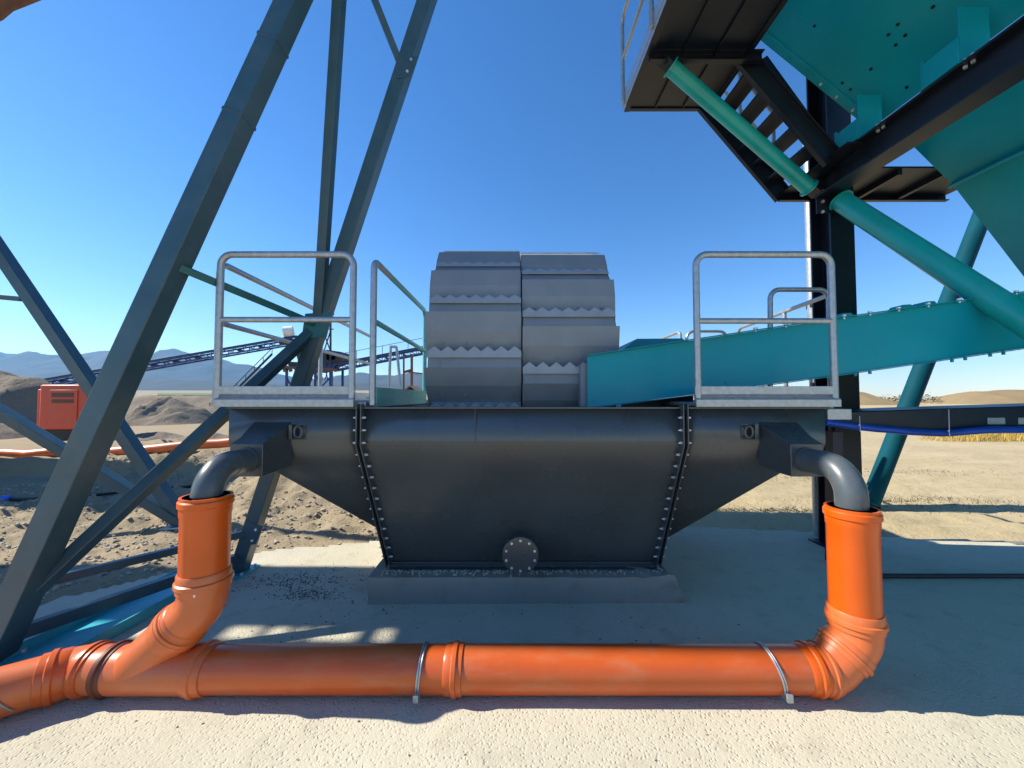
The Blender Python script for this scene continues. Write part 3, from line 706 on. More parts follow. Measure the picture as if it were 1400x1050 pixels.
plate(-4.35, CX1, 4.4, 5.12, 'shade_cover', 'rust')  # added widening out of view, keeps sun off the slab at right
def holed(y0, y1, holes, name):  # unseen strips, holes cut so that sun patches land on the slab
    x = CX0
    for a, b in holes+[(99,99)]:
        e = gxs(a) if a < 90 else CX1
        plate(x, e, y0, y1, name, 'rust'); x = gxs(b) if b < 90 else CX1
holed(3.14, 3.185, [(-2.3,-1.9),(-1.35,-1.0),(-.95,-.7)], 'shade_gap_strip')
plate(CX0, CX1, 3.185, 3.29, 'belt_edge', 'rubber')
holed(3.29, 3.43, [(-3.2,-2.9),(-2.8,-2.55),(-2.1,-1.86),(-1.8,-1.66),(-1.60,-1.53),(-1.47,-1.14),(-1.0,-.9)], 'shade_gap_plate')
plate(CX0, CX1, 3.43, YF, 'shade_cover', 'rust')
mb = MB(); mb.prism([(-12.4,6.4,-.1),(-12.4,6.4,6.6),(-13.4,6.4,7.2),(-16,6.4,7.2),(-16,6.4,-.1)],(0,2.5,0)); mb.build('shade_block', M['tower'], fc)  # unseen block added left of the view to shade the dirt bank

mb = MB(); mb.prism([P(-60,52,4.36),P(0,24,4.36),P(14,12,4.36),P(52,-3,4.36),P(70,-60,4.36),P(-60,-60,4.36)],(0,.03,0)); mb.build('skirt_plate', M['rust'], fc)
# ------------------------------------------------------------------ right: screen tower, stairs, landing, braces
st_ = thing('screen_tower', 'dark steel support tower with stairs and walkway at the upper right', 'tower', (3.7,4.45,0))
cpx = P(1137,400,4.45)
mb = MB(); mb.ibeam((cpx.x+.02,4.45,-.01),(cpx.x+.02,4.45,7.0),.27,.30,.022,.014,(0,1,0)); colm = mb.build('column', M['dark'], st_, bevel=.002)
mb = MB(); mb.box((cpx.x-.2,4.25,-.02),(cpx.x+.24,4.65,.02)); mb.build('base_plate', M['dark'], st_)
BX = 3.52
mb = MB(); mb.ibeam((BX,4.28,4.10),(BX,-.5,4.10),.21,.30,.02,.014); sb = mb.build('side_beam', M['dark'], st_, bevel=.002)
for yy in (4.1,3.55,3.5,2.85,2.8):
    b = MB(); b.bolt((BX-.06,yy,4.26),(0,0,1),.016,.02); b.bolt((BX-.06,yy,4.228),(0,0,-1),.014,.02); b.build('bolt', M['bolt'], sb)
mb = MB(); mb.prism([P(1115,235,4.26),P(1156,240,4.26),P(1156,290,4.26),P(1117,292,4.26)],(0,.014,0)); gus = mb.build('gusset', M['dark'], st_)
for px, py in ((1124,262),(1124,276),(1124,290),(1133,247),(1112,256),(1139,262)):
    b = MB(); b.bolt(P(px,py,4.26),(0,-1,0),.017,.018); b.build('bolt', M['bolt'], gus)
mb = MB(); mb.beam(P(1040,85,4.3), P(1098,165,4.3), .09, .12, (0,1,0)); mb.build('knee_brace', M['dark'], st_)
# platform
Zp = P(857,150,4.6).z; X0p = P(857,150,4.6).x; X1p = P(970,150,4.6).x
mb = MB(); mb.box((X0p+.02,1.0,Zp+.012),(X1p,4.6,Zp+.022)); mb.build('platform_deck', M['dark'], st_)
mb = MB(); mb.channel((X0p,4.62,Zp+.05),(X0p,1.0,Zp+.05),.06,.13); mb.channel((X0p,4.6,Zp+.05),(X1p,4.6,Zp+.05),.05,.11); mb.channel((X1p,1.0,Zp+.05),(X1p,4.6,Zp+.05),.05,.13)
for yy in (3.82, 2.9, 2.0): mb.channel((X0p,yy,Zp-.04),(X1p+.15,yy,Zp-.04),.06,.11)
for xx in (.33,.66):
    mb.beam((X0p+(X1p-X0p)*xx,1.0,Zp+.0),(X0p+(X1p-X0p)*xx,4.55,Zp+.0),.012,.035)
mb.build('platform_joists', M['dark'], st_, bevel=.002)
mb = MB(); mb.box((X0p-.045,1.0,Zp+.05),(X0p-.035,4.62,Zp+.2)); mb.box((X0p-.04,1.0,Zp+.0),(X0p-.033,4.62,Zp+.05)); mb.build('kick_plate', M['galv'], st_)
mb = MB(); xr = X0p-.06
mb.tube(fillet([(xr,4.55,Zp+.05),(xr,4.55,Zp+1.1),(xr,1.0,Zp+1.1)], .09, 7), RT, 12); mb.cyl((xr,4.55,Zp+.58),(xr,1.0,Zp+.58),RT*.85,10)
for yy in (3.6, 2.6): mb.cyl((xr,yy,Zp+.05),(xr,yy,Zp+1.1),RT,10)
mb.build('handrail', M['galv'], st_)
# stairs
sx0, sz0 = X1p, Zp; sx1, sz1 = X1p+.82, Zp-1.0
for yy in (4.6, 3.88):
    mb = MB(); mb.channel((sx0-.05,yy,sz0+.06),(sx1+.06,yy,sz1-.08),.05,.22); mb.build('stringer', M['dark'], st_, bevel=.002)
for k in range(5):
    t = (k+.75)/5.2; x = sx0+(sx1-sx0)*t; z = sz0+(sz1-sz0)*t
    mb = MB(); mb.box((x-.10,3.91,z-.0),(x+.10,4.57,z+.03)); mb.build('tread', M['dark'], st_, bevel=.002)
mb = MB()
for yy in (4.66,):
    mb.tube(fillet([(sx0,yy,sz0+.1),(sx0,yy,sz0+1.0),(sx1,yy,sz1+1.0),(sx1,yy,sz1)], .1, 6), RT*.9, 10); mb.cyl((sx0,yy,sz0+.55),(sx1,yy,sz1+.55),RT*.7,8); mb.cyl(((sx0+sx1)/2,yy,(sz0+sz1)/2),((sx0+sx1)/2,yy,(sz0+sz1)/2+1),RT*.8,8)
mb.build('stair_rail', M['galv'], st_)
# landing
LZ = sz1-.06; lx1 = P(1292,255,4.62).x
mb = MB(); mb.box((sx1+.02,3.66,LZ),(BX-.1,4.62,LZ+.02)); mb.box((BX-.1,4.06,LZ),(lx1,4.62,LZ+.02)); mb.build('landing_deck', M['dark'], st_)
mb = MB(); mb.channel((sx1+.02,4.62,LZ-.01),(lx1+.02,4.62,LZ-.01),.05,.12)
for xx in (4.2,4.7): mb.beam((xx,4.08,LZ-.03),(xx,4.6,LZ-.03),.05,.06)
mb.build('landing_frame', M['dark'], st_, bevel=.002)
mb = MB(); mb.cyl(P(1120,157,5.2),P(1240,157,5.2),.018,8); mb.cyl((3.9,4.7,LZ),(3.9,4.7,LZ+1.05),RT,8); mb.build('landing_rail', M['galv'], st_)
# teal tube braces
def tube_brace(p, q, r, name='tube_brace', m='tealp'):
    mb = MB(); d = (q-p).normalized(); mb.cyl(p, q, r, 28); t = mb.build(name, M[m], st_)
    for e0_ in (p, q):
        mb = MB(); mb.cyl(e0_-d*.008, e0_+d*.008, r+.02, 28); mb.build('end_flange', M[m], t)
    for e, s in ((p,-1),(q,1)):
        m2 = MB(); m2.beam(e+d*s*.012, e+d*s*.14, .012, r*1.9, (0,1,0)); m2.build('end_lug', M['dark'], t)
tube_brace(P(917,92,3.86), P(1106,257,4.22), .078)
tube_brace(P(1150,275,4.2), P(1500,503,2.72), .10)
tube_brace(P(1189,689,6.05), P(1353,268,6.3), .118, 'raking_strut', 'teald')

hop = thing('screen_hopper', 'huge teal steel hopper on the upper right, seen from below with bolted flanges', 'hopper', (3.5,3.0,4.25))
prof = [P(1022,30,4.0),P(1196,172,4.0),P(1243,192,4.0),P(1302,250,4.0),P(1404,388,4.0)]
YN = .6
def hplate(a, b, name, t=.012, m='teal'):
    n = (b-a).cross(Vector((0,1,0))).normalized(); n = n if n.z > 0 else -n
    mb = MB(); mb.prism([a,b,b+Vector((0,YN-4.0,0)),a+Vector((0,YN-4.0,0))], n*t); return mb.build(name, M[m], hop)
deck = hplate(prof[0]+Vector((-1.2,0,1.02)), prof[1], 'screen_underside')
hplate(prof[2]+Vector((.0,0,.0)), prof[3], 'funnel_plate'); low = hplate(prof[3]+Vector((.03,0,-.03)), prof[4]+Vector((1.6,0,-2.17)), 'lower_chute')
mb = MB()     # end walls at the far side
mb.prism([prof[0]+Vector((-1.2,.0,1.02)),prof[1],prof[1]+Vector((.2,0,2.5)),prof[0]+Vector((-1.2,0,3.2))],(0,.012,0))
mb.prism([prof[2],prof[3],prof[3]+Vector((2.5,0,0)),prof[2]+Vector((2.5,0,.6))],(0,.012,0))
mb.prism([prof[3]+Vector((.03,0,-.03)),prof[4]+Vector((1.6,0,-2.17)),prof[4]+Vector((2.4,0,-2.17)),prof[3]+Vector((2.0,0,-.03))],(0,.012,0))
mb.build('end_wall', M['teal'], hop)
mb = MB(); d = (prof[1]-prof[0]).normalized(); mb.beam(prof[0]-d*1.2+Vector((0,.0,-.012)), prof[1]+Vector((0,.0,-.012)), .09, .012, d.cross(Vector((0,1,0)))); fl = mb.build('edge_flange', M['teal'], hop, bevel=.002)
for k in range(8):
    p = prof[0]+(prof[1]-prof[0])*(.08+k*.125)+Vector((0,-.0,-.02)); n = (prof[1]-prof[0]).cross(Vector((0,1,0))).normalized(); n = n if n.z < 0 else -n
    b = MB(); b.bolt(p,n,.014,.014); b.build('bolt', M['bolt'] if k > 3 else M['teal'], fl)
for Y, w in ((3.86,.30),(3.0,.30)):
    mb = MB(); mb.box((BX-.12,Y-w/2,4.252),(BX+.16,Y+w/2-.02,4.27)); mb.box((BX-.10,Y+w/2-.05,4.27),(BX-.088,Y+w/2-.02,4.50)); mb.box((BX-.11,Y-w/2,4.27),(BX-.095,Y+w/2-.05,4.46)); mb.box((BX-.09,Y-w/2,4.27),(BX+.14,Y-w/2+.014,4.7)); mb.build('mounting_bracket', M['teal'], hop, bevel=.003)
n = (prof[1]-prof[0]).cross(Vector((0,1,0))).normalized(); n = n if n.z < 0 else -n
def ondeck(px, py):   # intersection of a view ray with the deck plane
    d = ray(px, py); o = Vector((0,0,CZ)); return o+d*((prof[0]-o).dot(n)/d.dot(n))
for px, py in ((1114,35),(1228,33),(1215,47),(1238,48),(1225,61),(1191,94),(1152,113),(1163,122),(1240,119),(1276,9)):
    b = MB(); b.bolt(ondeck(px,py),n,.013,.008,12); b.build('bolt', M['dark'], deck)
mb = MB(); a = prof[3]+Vector((.0,0,-.01)); mb.beam(a, a+Vector((0,YN-4,0)), .13, .03, (0.7,0,-.7)); fb = mb.build('joint_flange', M['teal'], hop, bevel=.003)
for k in range(6):
    b = MB(); b.bolt(a+Vector((-.03,-.1-k*.28,-.03)),(-.7,0,-.7),.014,.02); b.build('bolt', M['bolt'], fb)
mb = MB(); mb.cyl(P(1045,18,4.0),P(1022,28,4.0),.06,14); mb.build('pivot_pin', M['tealp'], hop)

gp = P(1103,300,4.78); gp2 = P(1113,470,4.78)
pole = thing('galvanised_pole', 'pale sunlit galvanised pole beside the dark column of the screen tower', 'pole', (gp.x+.05,4.78,0))
mb = MB(); mb.cyl((gp.x+.05,4.78,-.02),(gp.x+.05,4.78,5.3),.062,24); mb.build('shaft', M['galv'], pole)
mb = MB(); c = P(1117,419,4.78); mb.cyl(c+Vector((0,0,-.02)),c+Vector((0,0,.02)),.11,20); mb.box((c.x-.05,4.68,c.z-.02),(c.x+.22,4.72,c.z+.05)); mb.build('clamp', M['dark'], pole)
mb = MB(); c = P(1112,527,4.78); mb.box((c.x-.1,4.66,c.z-.02),(c.x+.12,4.7,c.z+.03)); mb.build('clamp', M['dark'], pole)

# ------------------------------------------------------------------ right product conveyor and hose
pc = thing('product_conveyor', 'long black conveyor trough running off to the right under the teal chute', 'conveyor', P(1300,600,3.75))
mb = MB(); ptsT = [P(1130,574,3.75),P(1158,563,3.75),P(1290,558.5,3.75),P(1600,549,3.75)]; ptsB = [P(1600,588,3.75),P(1400,592,3.75),P(1290,594,3.75),P(1200,588,3.75),P(1135,582,3.75)]
mb.prism(ptsT+ptsB,(0,.5,0)); pcb = mb.build('trough', M['navy'], pc, bevel=.01)
for px in (1362,1404):
    mb = MB(); c = P(px,576,3.745); mb.box((c.x-.085,3.741,c.z-.03),(c.x+.085,3.749,c.z+.035)); mb.build('slot_cover', M['glassy'], pc, bevel=.01)
mb = MB(); mb.beam(P(1140,590,3.95),P(1140,768,3.95),.1,.1,(0,1,0)); mb.build('leg', M['navy'], pc)
mb = MB(); mb.beam(P(1520,590,3.95),P(1520,768,3.95),.1,.1,(0,1,0)); mb.build('leg', M['navy'], pc)
mb = MB()
HZ = [(1120,576),(1160,581),(1200,586.5),(1240,590.5),(1290,591.5),(1350,588.5),(1400,587),(1640,579)]
def hz(px):
    for (a, b), (c, d) in zip(HZ, HZ[1:]):
        if a <= px <= c:
            t = (px-a)/(c-a); return b+(d-b)*t
    return HZ[-1][1]
mb.tube([P(px, hz(px)+.7*math.sin(px*.05), 3.70+.015*math.sin(px*.05)) for px in range(1127,1620,8)], .034, 14)
hs = tag(mb.build('blue_hose', M['blue']), 'bright blue hose sagging along the bottom of the black conveyor trough', 'hose')
for px, tp_ in ((1175,569),(1297,560)):
    mb = MB(); mb.cyl(P(px,tp_,3.735),P(px+1,hz(px)+7,3.652),.004,6); mb.ball(P(px,hz(px)-2,3.655),(.008,.008,.012)); tag(mb.build('cable_tie', M['white']), 'thin white tie holding the blue hose, %s' % ('nearer the dark column' if px < 1200 else 'farther right below the tube brace'), 'tie', 'ties on the blue hose')
mb = MB(); mb.tube([P(px, 786+.6*math.sin(px*.03), 3.68).xy.to_3d()+Vector((0,0,.022)) for px in range(1190,1560,12)], .022, 10)
tag(mb.build('black_hose', M['rubber']), 'black hose lying along the shaded slab edge at the right', 'hose')

# ------------------------------------------------------------------ left background: generator, pipe, hose, posts
gY = 12.6
g0 = P(52,590,gY); g1 = P(124,590,gY); gt = P(90,526,gY).z; gb = P(90,588,gY).z
gen = thing('generator', 'orange box generator with vent slots on a black skid, left behind the trestle', 'generator', (g0.x+.8,gY,gb-.25))
mb = MB(); mb.box((g0.x,gY,gb),(g1.x,gY+1.1,gt)); body = mb.build('housing', M['gen'], gen, bevel=.04)
mb = MB(); mb.box((g0.x+.1,gY-.01,gb-.32),(g1.x-.05,gY+1.1,gb)); mb.build('skid', M['rubber'], gen)
mb = MB(); a = P(69,533,gY); b_ = P(105,586,gY); mb.box((a.x,gY-.02,b_.z),(b_.x,gY-.001,a.z)); dr = mb.build('door', M['gen'], gen, bevel=.008)
for y0, y1 in ((537,543),(546,551)):
    a = P(72,y0,gY); b_ = P(101,y1,gY); mb = MB(); mb.box((a.x,gY-.03,b_.z),(b_.x,gY-.021,a.z)); mb.build('vent', M['oranged'], dr)
mb = MB(); a = P(49,533,gY); mb.box((a.x,gY+.05,gb+.1),(g0.x-.002,gY+.9,gt-.15)); mb.build('side_panel', M['gen'], gen, bevel=.02)
for px in (160, 168):
    mb = MB(); mb.beam(P(px,522,11.5),P(px-1,592,11.5),.08,.08,(0,1,0)); mb.beam(P(px-1,540,11.5),P(px-1,541,12.4),.05,.05)
    tag(mb.build('blue_post', M['blueconv']), 'blue steel post standing right of the generator behind the lattice leg', 'post', 'blue posts beside the generator')
zbp = .42
mb = MB(); A = P(-60,637,8.95); B_ = P(330,603,9.3)
pts = [A+(B_-A)*(k/12)+Vector((0,.05*math.sin(k*1.3),.015*math.sin(k*2.1))) for k in range(13)]
bpx = thing('ground_pipe', 'faded orange pipe lying across the dirt bank behind the lattice tower', 'pipe', A)
for p in pts: p.z = max(p.z, gz(p.x,p.y-.15)+.06)
mb.tube(pts,.115,20); mb.build('pipe_run', M['orange_fit'], bpx)
mb = MB()
for k in (3.2, 6.1): 
    p = A+(B_-A)*(k/12); d = (B_-A).normalized(); socket(mb,p,d,.117,.07)
mb.build('coupling', M['orange_fit'], bpx)
for px in (163,215,228):
    p = P(px, 620, 9.15); mb = MB(); mb.beam(p+Vector((.05,0,-.2)),p+Vector((-.02,-.05,.03)),.03,.02); tag(mb.build('wooden_peg', M['stone']), 'small wooden peg wedging the ground pipe on the dirt bank', 'peg', 'pegs along the ground pipe')
mb = MB(); pts = [P(px,py,Y) for px,py,Y in ((-30,692,6.3),(30,689,6.3),(95,686,6.4),(130,680,6.5),(160,672,6.7),(200,668,6.9),(262,664,7.1),(300,663,7.4))]
for p in pts: p.z = gz(p.x,p.y)+.03
hose = thing('water_hose', 'black water hose with blue coupling on the dirt below the ground pipe', 'hose', pts[0])
mb.tube(fillet(pts,.8,4),.026,10); mb.build('hose_run', M['rubber'], hose)
mb = MB(); p = pts[0]+(pts[1]-pts[0])*.45; d = (pts[1]-pts[0]).normalized()
mb.tube([p-d*.2,p-d*.19,p-d*.08,p-d*.07,p+d*.07,p+d*.08,p+d*.19,p+d*.2],[.04,.055,.055,.042,.042,.055,.055,.04],16); mb.build('coupling', M['bluefit'], hose)

# ------------------------------------------------------------------ far plant: belt conveyors and crushing tower
def far_conveyor(name, label, a, b, Y0, Y1, nd_, m, dpx=8, rail=False):
    p = P(*a, Y0); q = P(*b, Y1); h = dpx*Y0/F
    root = thing(name, label, 'conveyor', p, 'belt conveyors of the far plant')
    mb = MB(); wd = Vector((0,.9,0)); dn = Vector((0,0,-h))
    for o in (Vector(), wd, dn, dn+wd): mb.beam(p+o, q+o, .13, .15)
    for k in range(nd_):
        u = p+(q-p)*(k/nd_); v = p+(q-p)*((k+1)/nd_)
        for o in (Vector(), wd): mb.beam(u+o, (v if k % 2 else v)+dn+o, .06, .06); mb.beam(v+o, v+dn+o, .06, .06)
    mb.build('truss', m, root)
    mb = MB(); mb.beam(p+wd/2+Vector((0,0,.2)), q+wd/2+Vector((0,0,.2)), .8, .05); mb.build('belt', M['rubber'], root)
    for k in range(0, nd_, 2):
        mb = MB(); u = p+(q-p)*((k+.5)/nd_); mb.cyl(u+dn*.6+Vector((0,-.05,0)), u+dn*.6+wd, .12, 8); mb.build('roller', M['farsteel'], root)
    if rail:
        mb = MB(); mb.beam(p+Vector((0,0,1.1)), q+Vector((0,0,1.1)), .05, .05)
        for k in range(0, nd_+1, 3): u = p+(q-p)*(k/nd_); mb.beam(u, u+Vector((0,0,1.1)), .05, .05)
        mb.build('handrail', m, root)
    return root
far_conveyor('belt_conveyor', 'thin blue lattice belt conveyor rising from the left to the far crushing tower', (-60,541), (404,461), 38, 42, 30, M['blueconv'])
far_conveyor('belt_conveyor', 'far blue lattice belt conveyor with handrail rising right behind the bucket wheel', (452,500), (640,464), 42, 42, 16, M['blueconv'], 7, True)
TY = 42
far = thing('crushing_tower', 'far dark crushing tower with hopper and white drum on braced legs behind the left walkway', 'tower', G(430,560).xy.to_3d()*0+P(430,560,TY))
for px in (392,412,436,452):
    for dy in (0, 3.0): mb = MB(); mb.beam(P(px,500,TY)+Vector((0,dy,0)), P(px,564,TY)+Vector((0,dy,0)), .22, .22, (0,1,0)); mb.build('leg', M['blueconv'], far)
mb = MB(); mb.beam(P(412,516,TY),P(452,556,TY),.14,.14); mb.beam(P(452,516,TY),P(412,556,TY),.14,.14); mb.beam(P(392,516,TY),P(412,556,TY),.14,.14)
mb.build('bracing', M['blueconv'], far)
mb = MB(); mb.prism([P(402,474,TY),P(461,484,TY),P(456,496,TY),P(428,508,TY),P(408,496,TY)],(0,3,0)); mb.build('hopper', M['farsteel'], far)
mb = MB(); mb.beam(P(386,502,TY),P(462,506,TY),.9,.25); 
for k in range(9): mb.beam(P(388+k*8,503,TY-.3),P(390+k*8,508,TY-.3),.2,.3)
mb.build('lower_platform', M['rust'], far)
mb = MB()
for a, b in (((404,470),(440,470)),((404,463),(440,463)),((404,463),(404,476)),((416,463),(416,476)),((428,463),(428,478)),((440,463),(440,480))): mb.beam(P(*a,TY-.2),P(*b,TY-.2),.07,.07,(0,1,0))
mb.build('deck_rail', M['blueconv'], far)
mb = MB(); mb.prism([P(446,478,TY),P(466,481,TY),P(466,492,TY),P(446,492,TY)],(0,2.2,0)); mb.build('side_bin', M['farsteel'], far)
mb = MB(); mb.prism([P(392,494,TY+.4),P(418,496,TY+.4),P(414,504,TY+.4),P(396,504,TY+.4)],(0,2.2,0)); mb.build('crusher_box', M['farsteel'], far)
mb = MB()
for k in range(6): mb.beam(P(416+k*7,496,TY-.4),P(420+k*7,520,TY-.4),.09,.09,(0,1,0)); mb.beam(P(423+k*7,496,TY-.4),P(416+k*7,520,TY-.4),.07,.07,(0,1,0))
mb.build('lattice', M['blueconv'], far)
mb = MB(); mb.cyl(P(388,454,TY),P(401,453,TY+.3),.6,18); mb.build('drum', M['white'], far)
mb = MB(); mb.box(P(388,468,TY),P(400,457,TY+1)); mb.beam(P(386,468,TY),P(404,474,TY),.5,.3); mb.build('head_frame', M['farsteel'], far)
mb = MB(); mb.beam(P(452,430,TY),P(452,500,TY),.16,.16,(0,1,0)); mb.beam(P(440,450,TY),P(456,450,TY),.1,.1); mb.beam(P(441,450,TY),P(451,478,TY),.1,.1); mb.beam(P(452,452,TY),P(443,480,TY),.1,.1); mb.box(P(448,430,TY),P(457,426,TY+.4)); mb.build('mast', M['farsteel'], far)
mb = MB()
mb.beam(P(372,476,TY),P(318,530,TY),.06,.06); mb.beam(P(372,484,TY),P(322,534,TY),.1,.2)
for k in range(5): mb.beam(P(372-k*12,477+k*12,TY),P(372-k*12,486+k*12,TY),.05,.05)
mb.build('stair', M['farsteel'], far)
fr = thing('far_frame', 'far pipe frame on tall posts beside the left edge of the bucket wheel', 'frame', P(555,530,36))
mb = MB(); mb.beam(P(563,484,36),P(563,530,36),.2,.2,(0,1,0)); mb.beam(P(552,486,36),P(552,536,36),.14,.14,(0,1,0)); mb.build('posts', M['rust'], fr)
mb = MB(); mb.beam(P(552,508,36),P(580,511,36),.12,.12); mb.beam(P(552,509,35.9),P(562,506,35.9),.3,.2); mb.build('crossbar', M['rust'], fr)
hut = thing('site_hut', 'small far hut with brown tiled roof left of the bucket wheel', 'hut', P(563,545,33))
mb = MB(); mb.prism([P(553,533,33),P(572,533,33),P(572,548,33),P(553,548,33)],(0,2.5,0)); mb.build('wall', M['stone'], hut)
mb = MB(); mb.prism([P(550,534,32.8),P(560,527,32.8),P(575,537,32.8),P(575,538.5,32.8),P(560,528.6,32.8),P(550,535.6,32.8)],(0,2.9,0)); mb.build('roof', M['roofm'], hut)

# ------------------------------------------------------------------ scattered stuff
def stones(name, n, region, smin, smax, m, label, cat):
    mb = MB(); k = 0
    while k < n:
        x, y = region()
        s = smin+(smax-smin)*random.random()**3
        mb.ball((x, y, (gz(x,y) if not inside(x,y) else sz(x,y))+s*.3), (s*random.uniform(.7,1.3), s*random.uniform(.7,1.3), s*.7), .25, 6, 4); k += 1
    o = mb.build(name, m, smooth=0); tag(o, label, cat, None, 'stuff'); return o
def reg_left():
    while True:
        x, y = random.uniform(-9.5,-1.1), random.uniform(3.2,9.5)
        if not inside(x,y) and (y < 6 or random.random() < .5): return x, y
stones('gravel', 8500, reg_left, .005, .027, M['stone'], 'pale loose gravel and stones on the dirt bank left of the tank', 'gravel')
def reg_pl():
    return random.uniform(-1.1,.3) if random.random() < .7 else random.uniform(.3,1.25), 3.25+abs(random.gauss(.08,.03))
mb = MB()
for k in range(420):
    x, y = reg_pl(); s = random.uniform(.004,.011); mb.ball((x,min(y,3.345),.214+s*.5),(s,s,s*.8),.3,5,3)
tag(mb.build('grit', M['stone'], smooth=0), 'fine grit lying on the front edge of the concrete plinth', 'grit', None, 'stuff')
mb = MB()
for cx, cy, n, sp in ((-2.05,3.62,420,.17),(-1.75,3.38,300,.11),(-1.9,3.75,120,.2),(-1.4,3.1,40,.3),(1.0,2.6,60,.12),(-.8,1.75,26,.7),(1.0,1.7,26,.7),(2.3,1.9,20,.4),(-1.2,2.7,40,.3),(.9,2.75,30,.4)):
    for k in range(n):
        x = random.gauss(cx,sp*1.5); y = random.gauss(cy,sp*.5); s = random.uniform(.002,.007)
        if y > 3.2 and x > -1.2: continue
        mb.ball((x,y,sz(x,y)+s*.2),(s*1.3,s,s*.5),.3,5,3)
tag(mb.build('soil_crumbs', M['soil'], smooth=0), 'dark soil crumbs scattered on the shaded slab before the plinth', 'soil', None, 'stuff')
mb = MB()   # twiggy dry weeds behind the tank at the right
def blade(mb, p, h, lean, w):
    a = random.uniform(0,6.28); d = Vector((math.cos(a),math.sin(a),0)); s = Vector((-d.y,d.x,0))*w
    p = Vector(p); t = p+d*lean*h+Vector((0,0,h)); mdl = p+d*lean*h*.35+Vector((0,0,h*.6))
    o = len(mb.v); mb.v += [p-s,p+s,mdl+s*.7,mdl-s*.7,t]; mb.f += [[o,o+1,o+2,o+3],[o+3,o+2,o+4]]
for k in range(4200):
    c = random.choice(((6.0,6.4,.6),(4.3,5.9,.5),(2.9,5.9,.3),(7.2,6.2,1.0),(5.5,8.2,1.2),(8.5,8.8,1.2),(3.4,7.2,.4)))
    x = random.gauss(c[0],c[2]*1.1); y = random.gauss(c[1],c[2]*.22)
    if inside(x,y): continue
    blade(mb,(x,y,gz(x,y)-.01),random.uniform(.015,.06),random.uniform(.6,2.2),.004)
tag(mb.build('weeds', M['bush'], smooth=0), 'low dark dry weeds in patches on the dirt at the right', 'weeds', None, 'stuff')
mb = MB()
for k in range(9000):
    px = random.uniform(1235,1500); Y = random.uniform(15.0,19.0)
    x = (px-700)*Y/F; blade(mb,(x,Y,-.03),random.uniform(.12,.42)*sstep(1230,1330,px),random.uniform(.1,.6),.008)
tag(mb.build('grass', M['grass'], smooth=0), 'yellow dry grass strip behind the black conveyor at the right', 'grass', None, 'stuff')
mb = MB()
def shrub(px, Y, h, w, n):
    x = (px-700)*Y/F; b0 = gz(x,Y)
    for k in range(n):
        a = random.uniform(0,6.28); r = w*random.random()**.6
        p = Vector((x+r*math.cos(a), Y+r*math.sin(a), b0+h*random.random()**.8*(1-.5*r/w)))
        s = h*.10*random.uniform(.5,1.3); o = len(mb.v)
        u = Vector((random.uniform(-1,1),random.uniform(-1,1),random.uniform(-1,1))).normalized()*s; v = Vector((random.uniform(-1,1),random.uniform(-1,1),random.uniform(-1,1))).normalized()*s
        mb.v += [p-u,p+v*.6,p+u,p-v*.6]; mb.f.append([o,o+1,o+2,o+3])
for k in range(70): shrub(random.uniform(165,330), random.uniform(110,190), random.uniform(1.2,3.4), random.uniform(1.5,4), 60)
for k in range(50): shrub(random.uniform(-20,600), random.uniform(160,300), random.uniform(1.5,4), random.uniform(2,6), 50)
for px in (1213,1222,1231,1238,1246,1255,1262,1270,1205,1228,1280): shrub(px+random.uniform(-3,3), random.uniform(110,125), random.uniform(1.5,3.6), random.uniform(1.2,3), 60)
tag(mb.build('shrubbery', M['bush'], smooth=0), 'far brown scrub on the plain in front of the mountains and sand hills', 'scrub', None, 'stuff')
# green field far on the left
mb = MB(); 
for i, (px0,px1,Y0,Y1) in enumerate(((215,340,420,640),(330,440,700,1100))):
    pts = [((px0-700)*Y0/F,Y0),((px1-700)*Y0/F,Y0),((px1-700)*Y1/F,Y1),((px0-700)*Y1/F,Y1)]
    n = 10; o = len(mb.v)
    for j in range(n+1):
        for i2 in range(n+1):
            y = Y0+(Y1-Y0)*j/n; x = (pts[0][0]+(pts[1][0]-pts[0][0])*i2/n)*(y/Y0); mb.v.append(Vector((x,y,gz(x,y)+.6)))
    for j in range(n):
        for i2 in range(n): mb.f.append([o+j*(n+1)+i2,o+j*(n+1)+i2+1,o+(j+1)*(n+1)+i2+1,o+(j+1)*(n+1)+i2])
M['field'] = mat('green_field', (.10,.16,.04), .9)
struct(mb.build('field', M['field'], smooth=180))

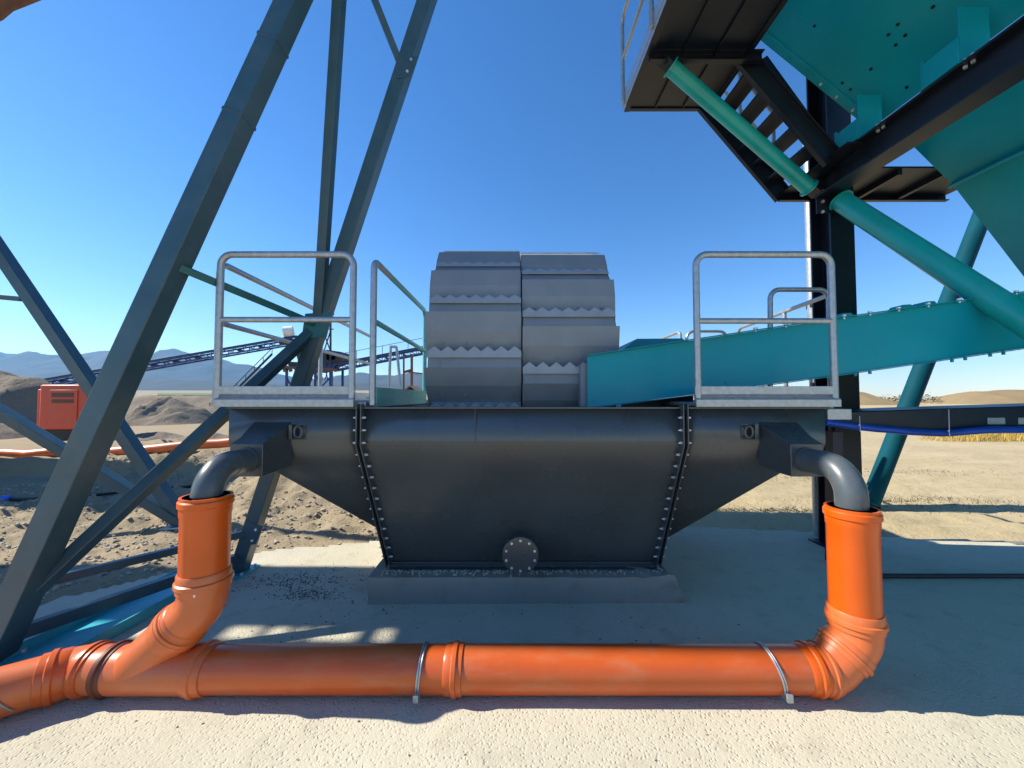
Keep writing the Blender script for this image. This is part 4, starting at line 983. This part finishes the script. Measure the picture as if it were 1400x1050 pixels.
# ------------------------------------------------------------------ haze
HAZE = 1.0e-4
hm = bpy.data.materials.new('haze_air'); hm.use_nodes = True; nt = hm.node_tree
nt.nodes.remove(nt.nodes['Principled BSDF']); v = nd(nt,'ShaderNodeVolumePrincipled'); v.inputs['Density'].default_value = HAZE; v.inputs['Color'].default_value = (.27,.60,1,1); v.inputs['Anisotropy'].default_value = .2
nt.links.new(v.outputs['Volume'], nt.nodes['Material Output'].inputs['Volume'])
mb = MB(); mb.box((-6600,-100,-40),(6600,6700,520)); h = mb.build('haze', hm, smooth=0); h['kind'] = 'stuff'

# ------------------------------------------------------------------ light, sky, camera
SUN_E = R(40); sdir = Vector((-.997,.075,0)).normalized()*math.cos(SUN_E)+Vector((0,0,math.sin(SUN_E)))
w = bpy.data.worlds.new('World'); scene.world = w; w.use_nodes = True; nt = w.node_tree
sky = nd(nt,'ShaderNodeTexSky'); sky.sky_type = 'NISHITA'; sky.sun_disc = False; sky.sun_elevation = SUN_E; sky.sun_rotation = math.atan2(sdir.x, sdir.y)
sky.air_density = 1.0; sky.dust_density = .08; sky.ozone_density = 3.0; sky.altitude = 300
bg = nt.nodes['Background']; bg.inputs['Strength'].default_value = .12; hs_ = nd(nt,'ShaderNodeHueSaturation'); hs_.inputs['Saturation'].default_value = 1.28; hs_.inputs['Hue'].default_value = .506; nt.links.new(sky.outputs['Color'], hs_.inputs['Color']); nt.links.new(hs_.outputs['Color'], bg.inputs['Color'])
sl = bpy.data.lights.new('sun','SUN'); sl.energy = 5.0; sl.angle = R(.53); sl.color = (1,.935,.81)
so = bpy.data.objects.new('sun', sl); col.objects.link(so); so.rotation_euler = sdir.to_track_quat('Z','Y').to_euler(); so.location = (-20,5,30)
cam = bpy.data.cameras.new('camera'); co = bpy.data.objects.new('camera', cam); col.objects.link(co)
cam.sensor_width = 36; cam.lens = F/1400*36; co.location = (0,0,CZ); co.rotation_euler = (math.pi/2+PITCH,0,0); cam.clip_end = 20000; cam.clip_start = .05
scene.camera = co
scene.view_settings.view_transform = 'Standard'; scene.view_settings.look = 'None'; scene.view_settings.gamma = 1
scene.view_settings.exposure = .80
scene.render.resolution_x = 1024; scene.render.resolution_y = 768
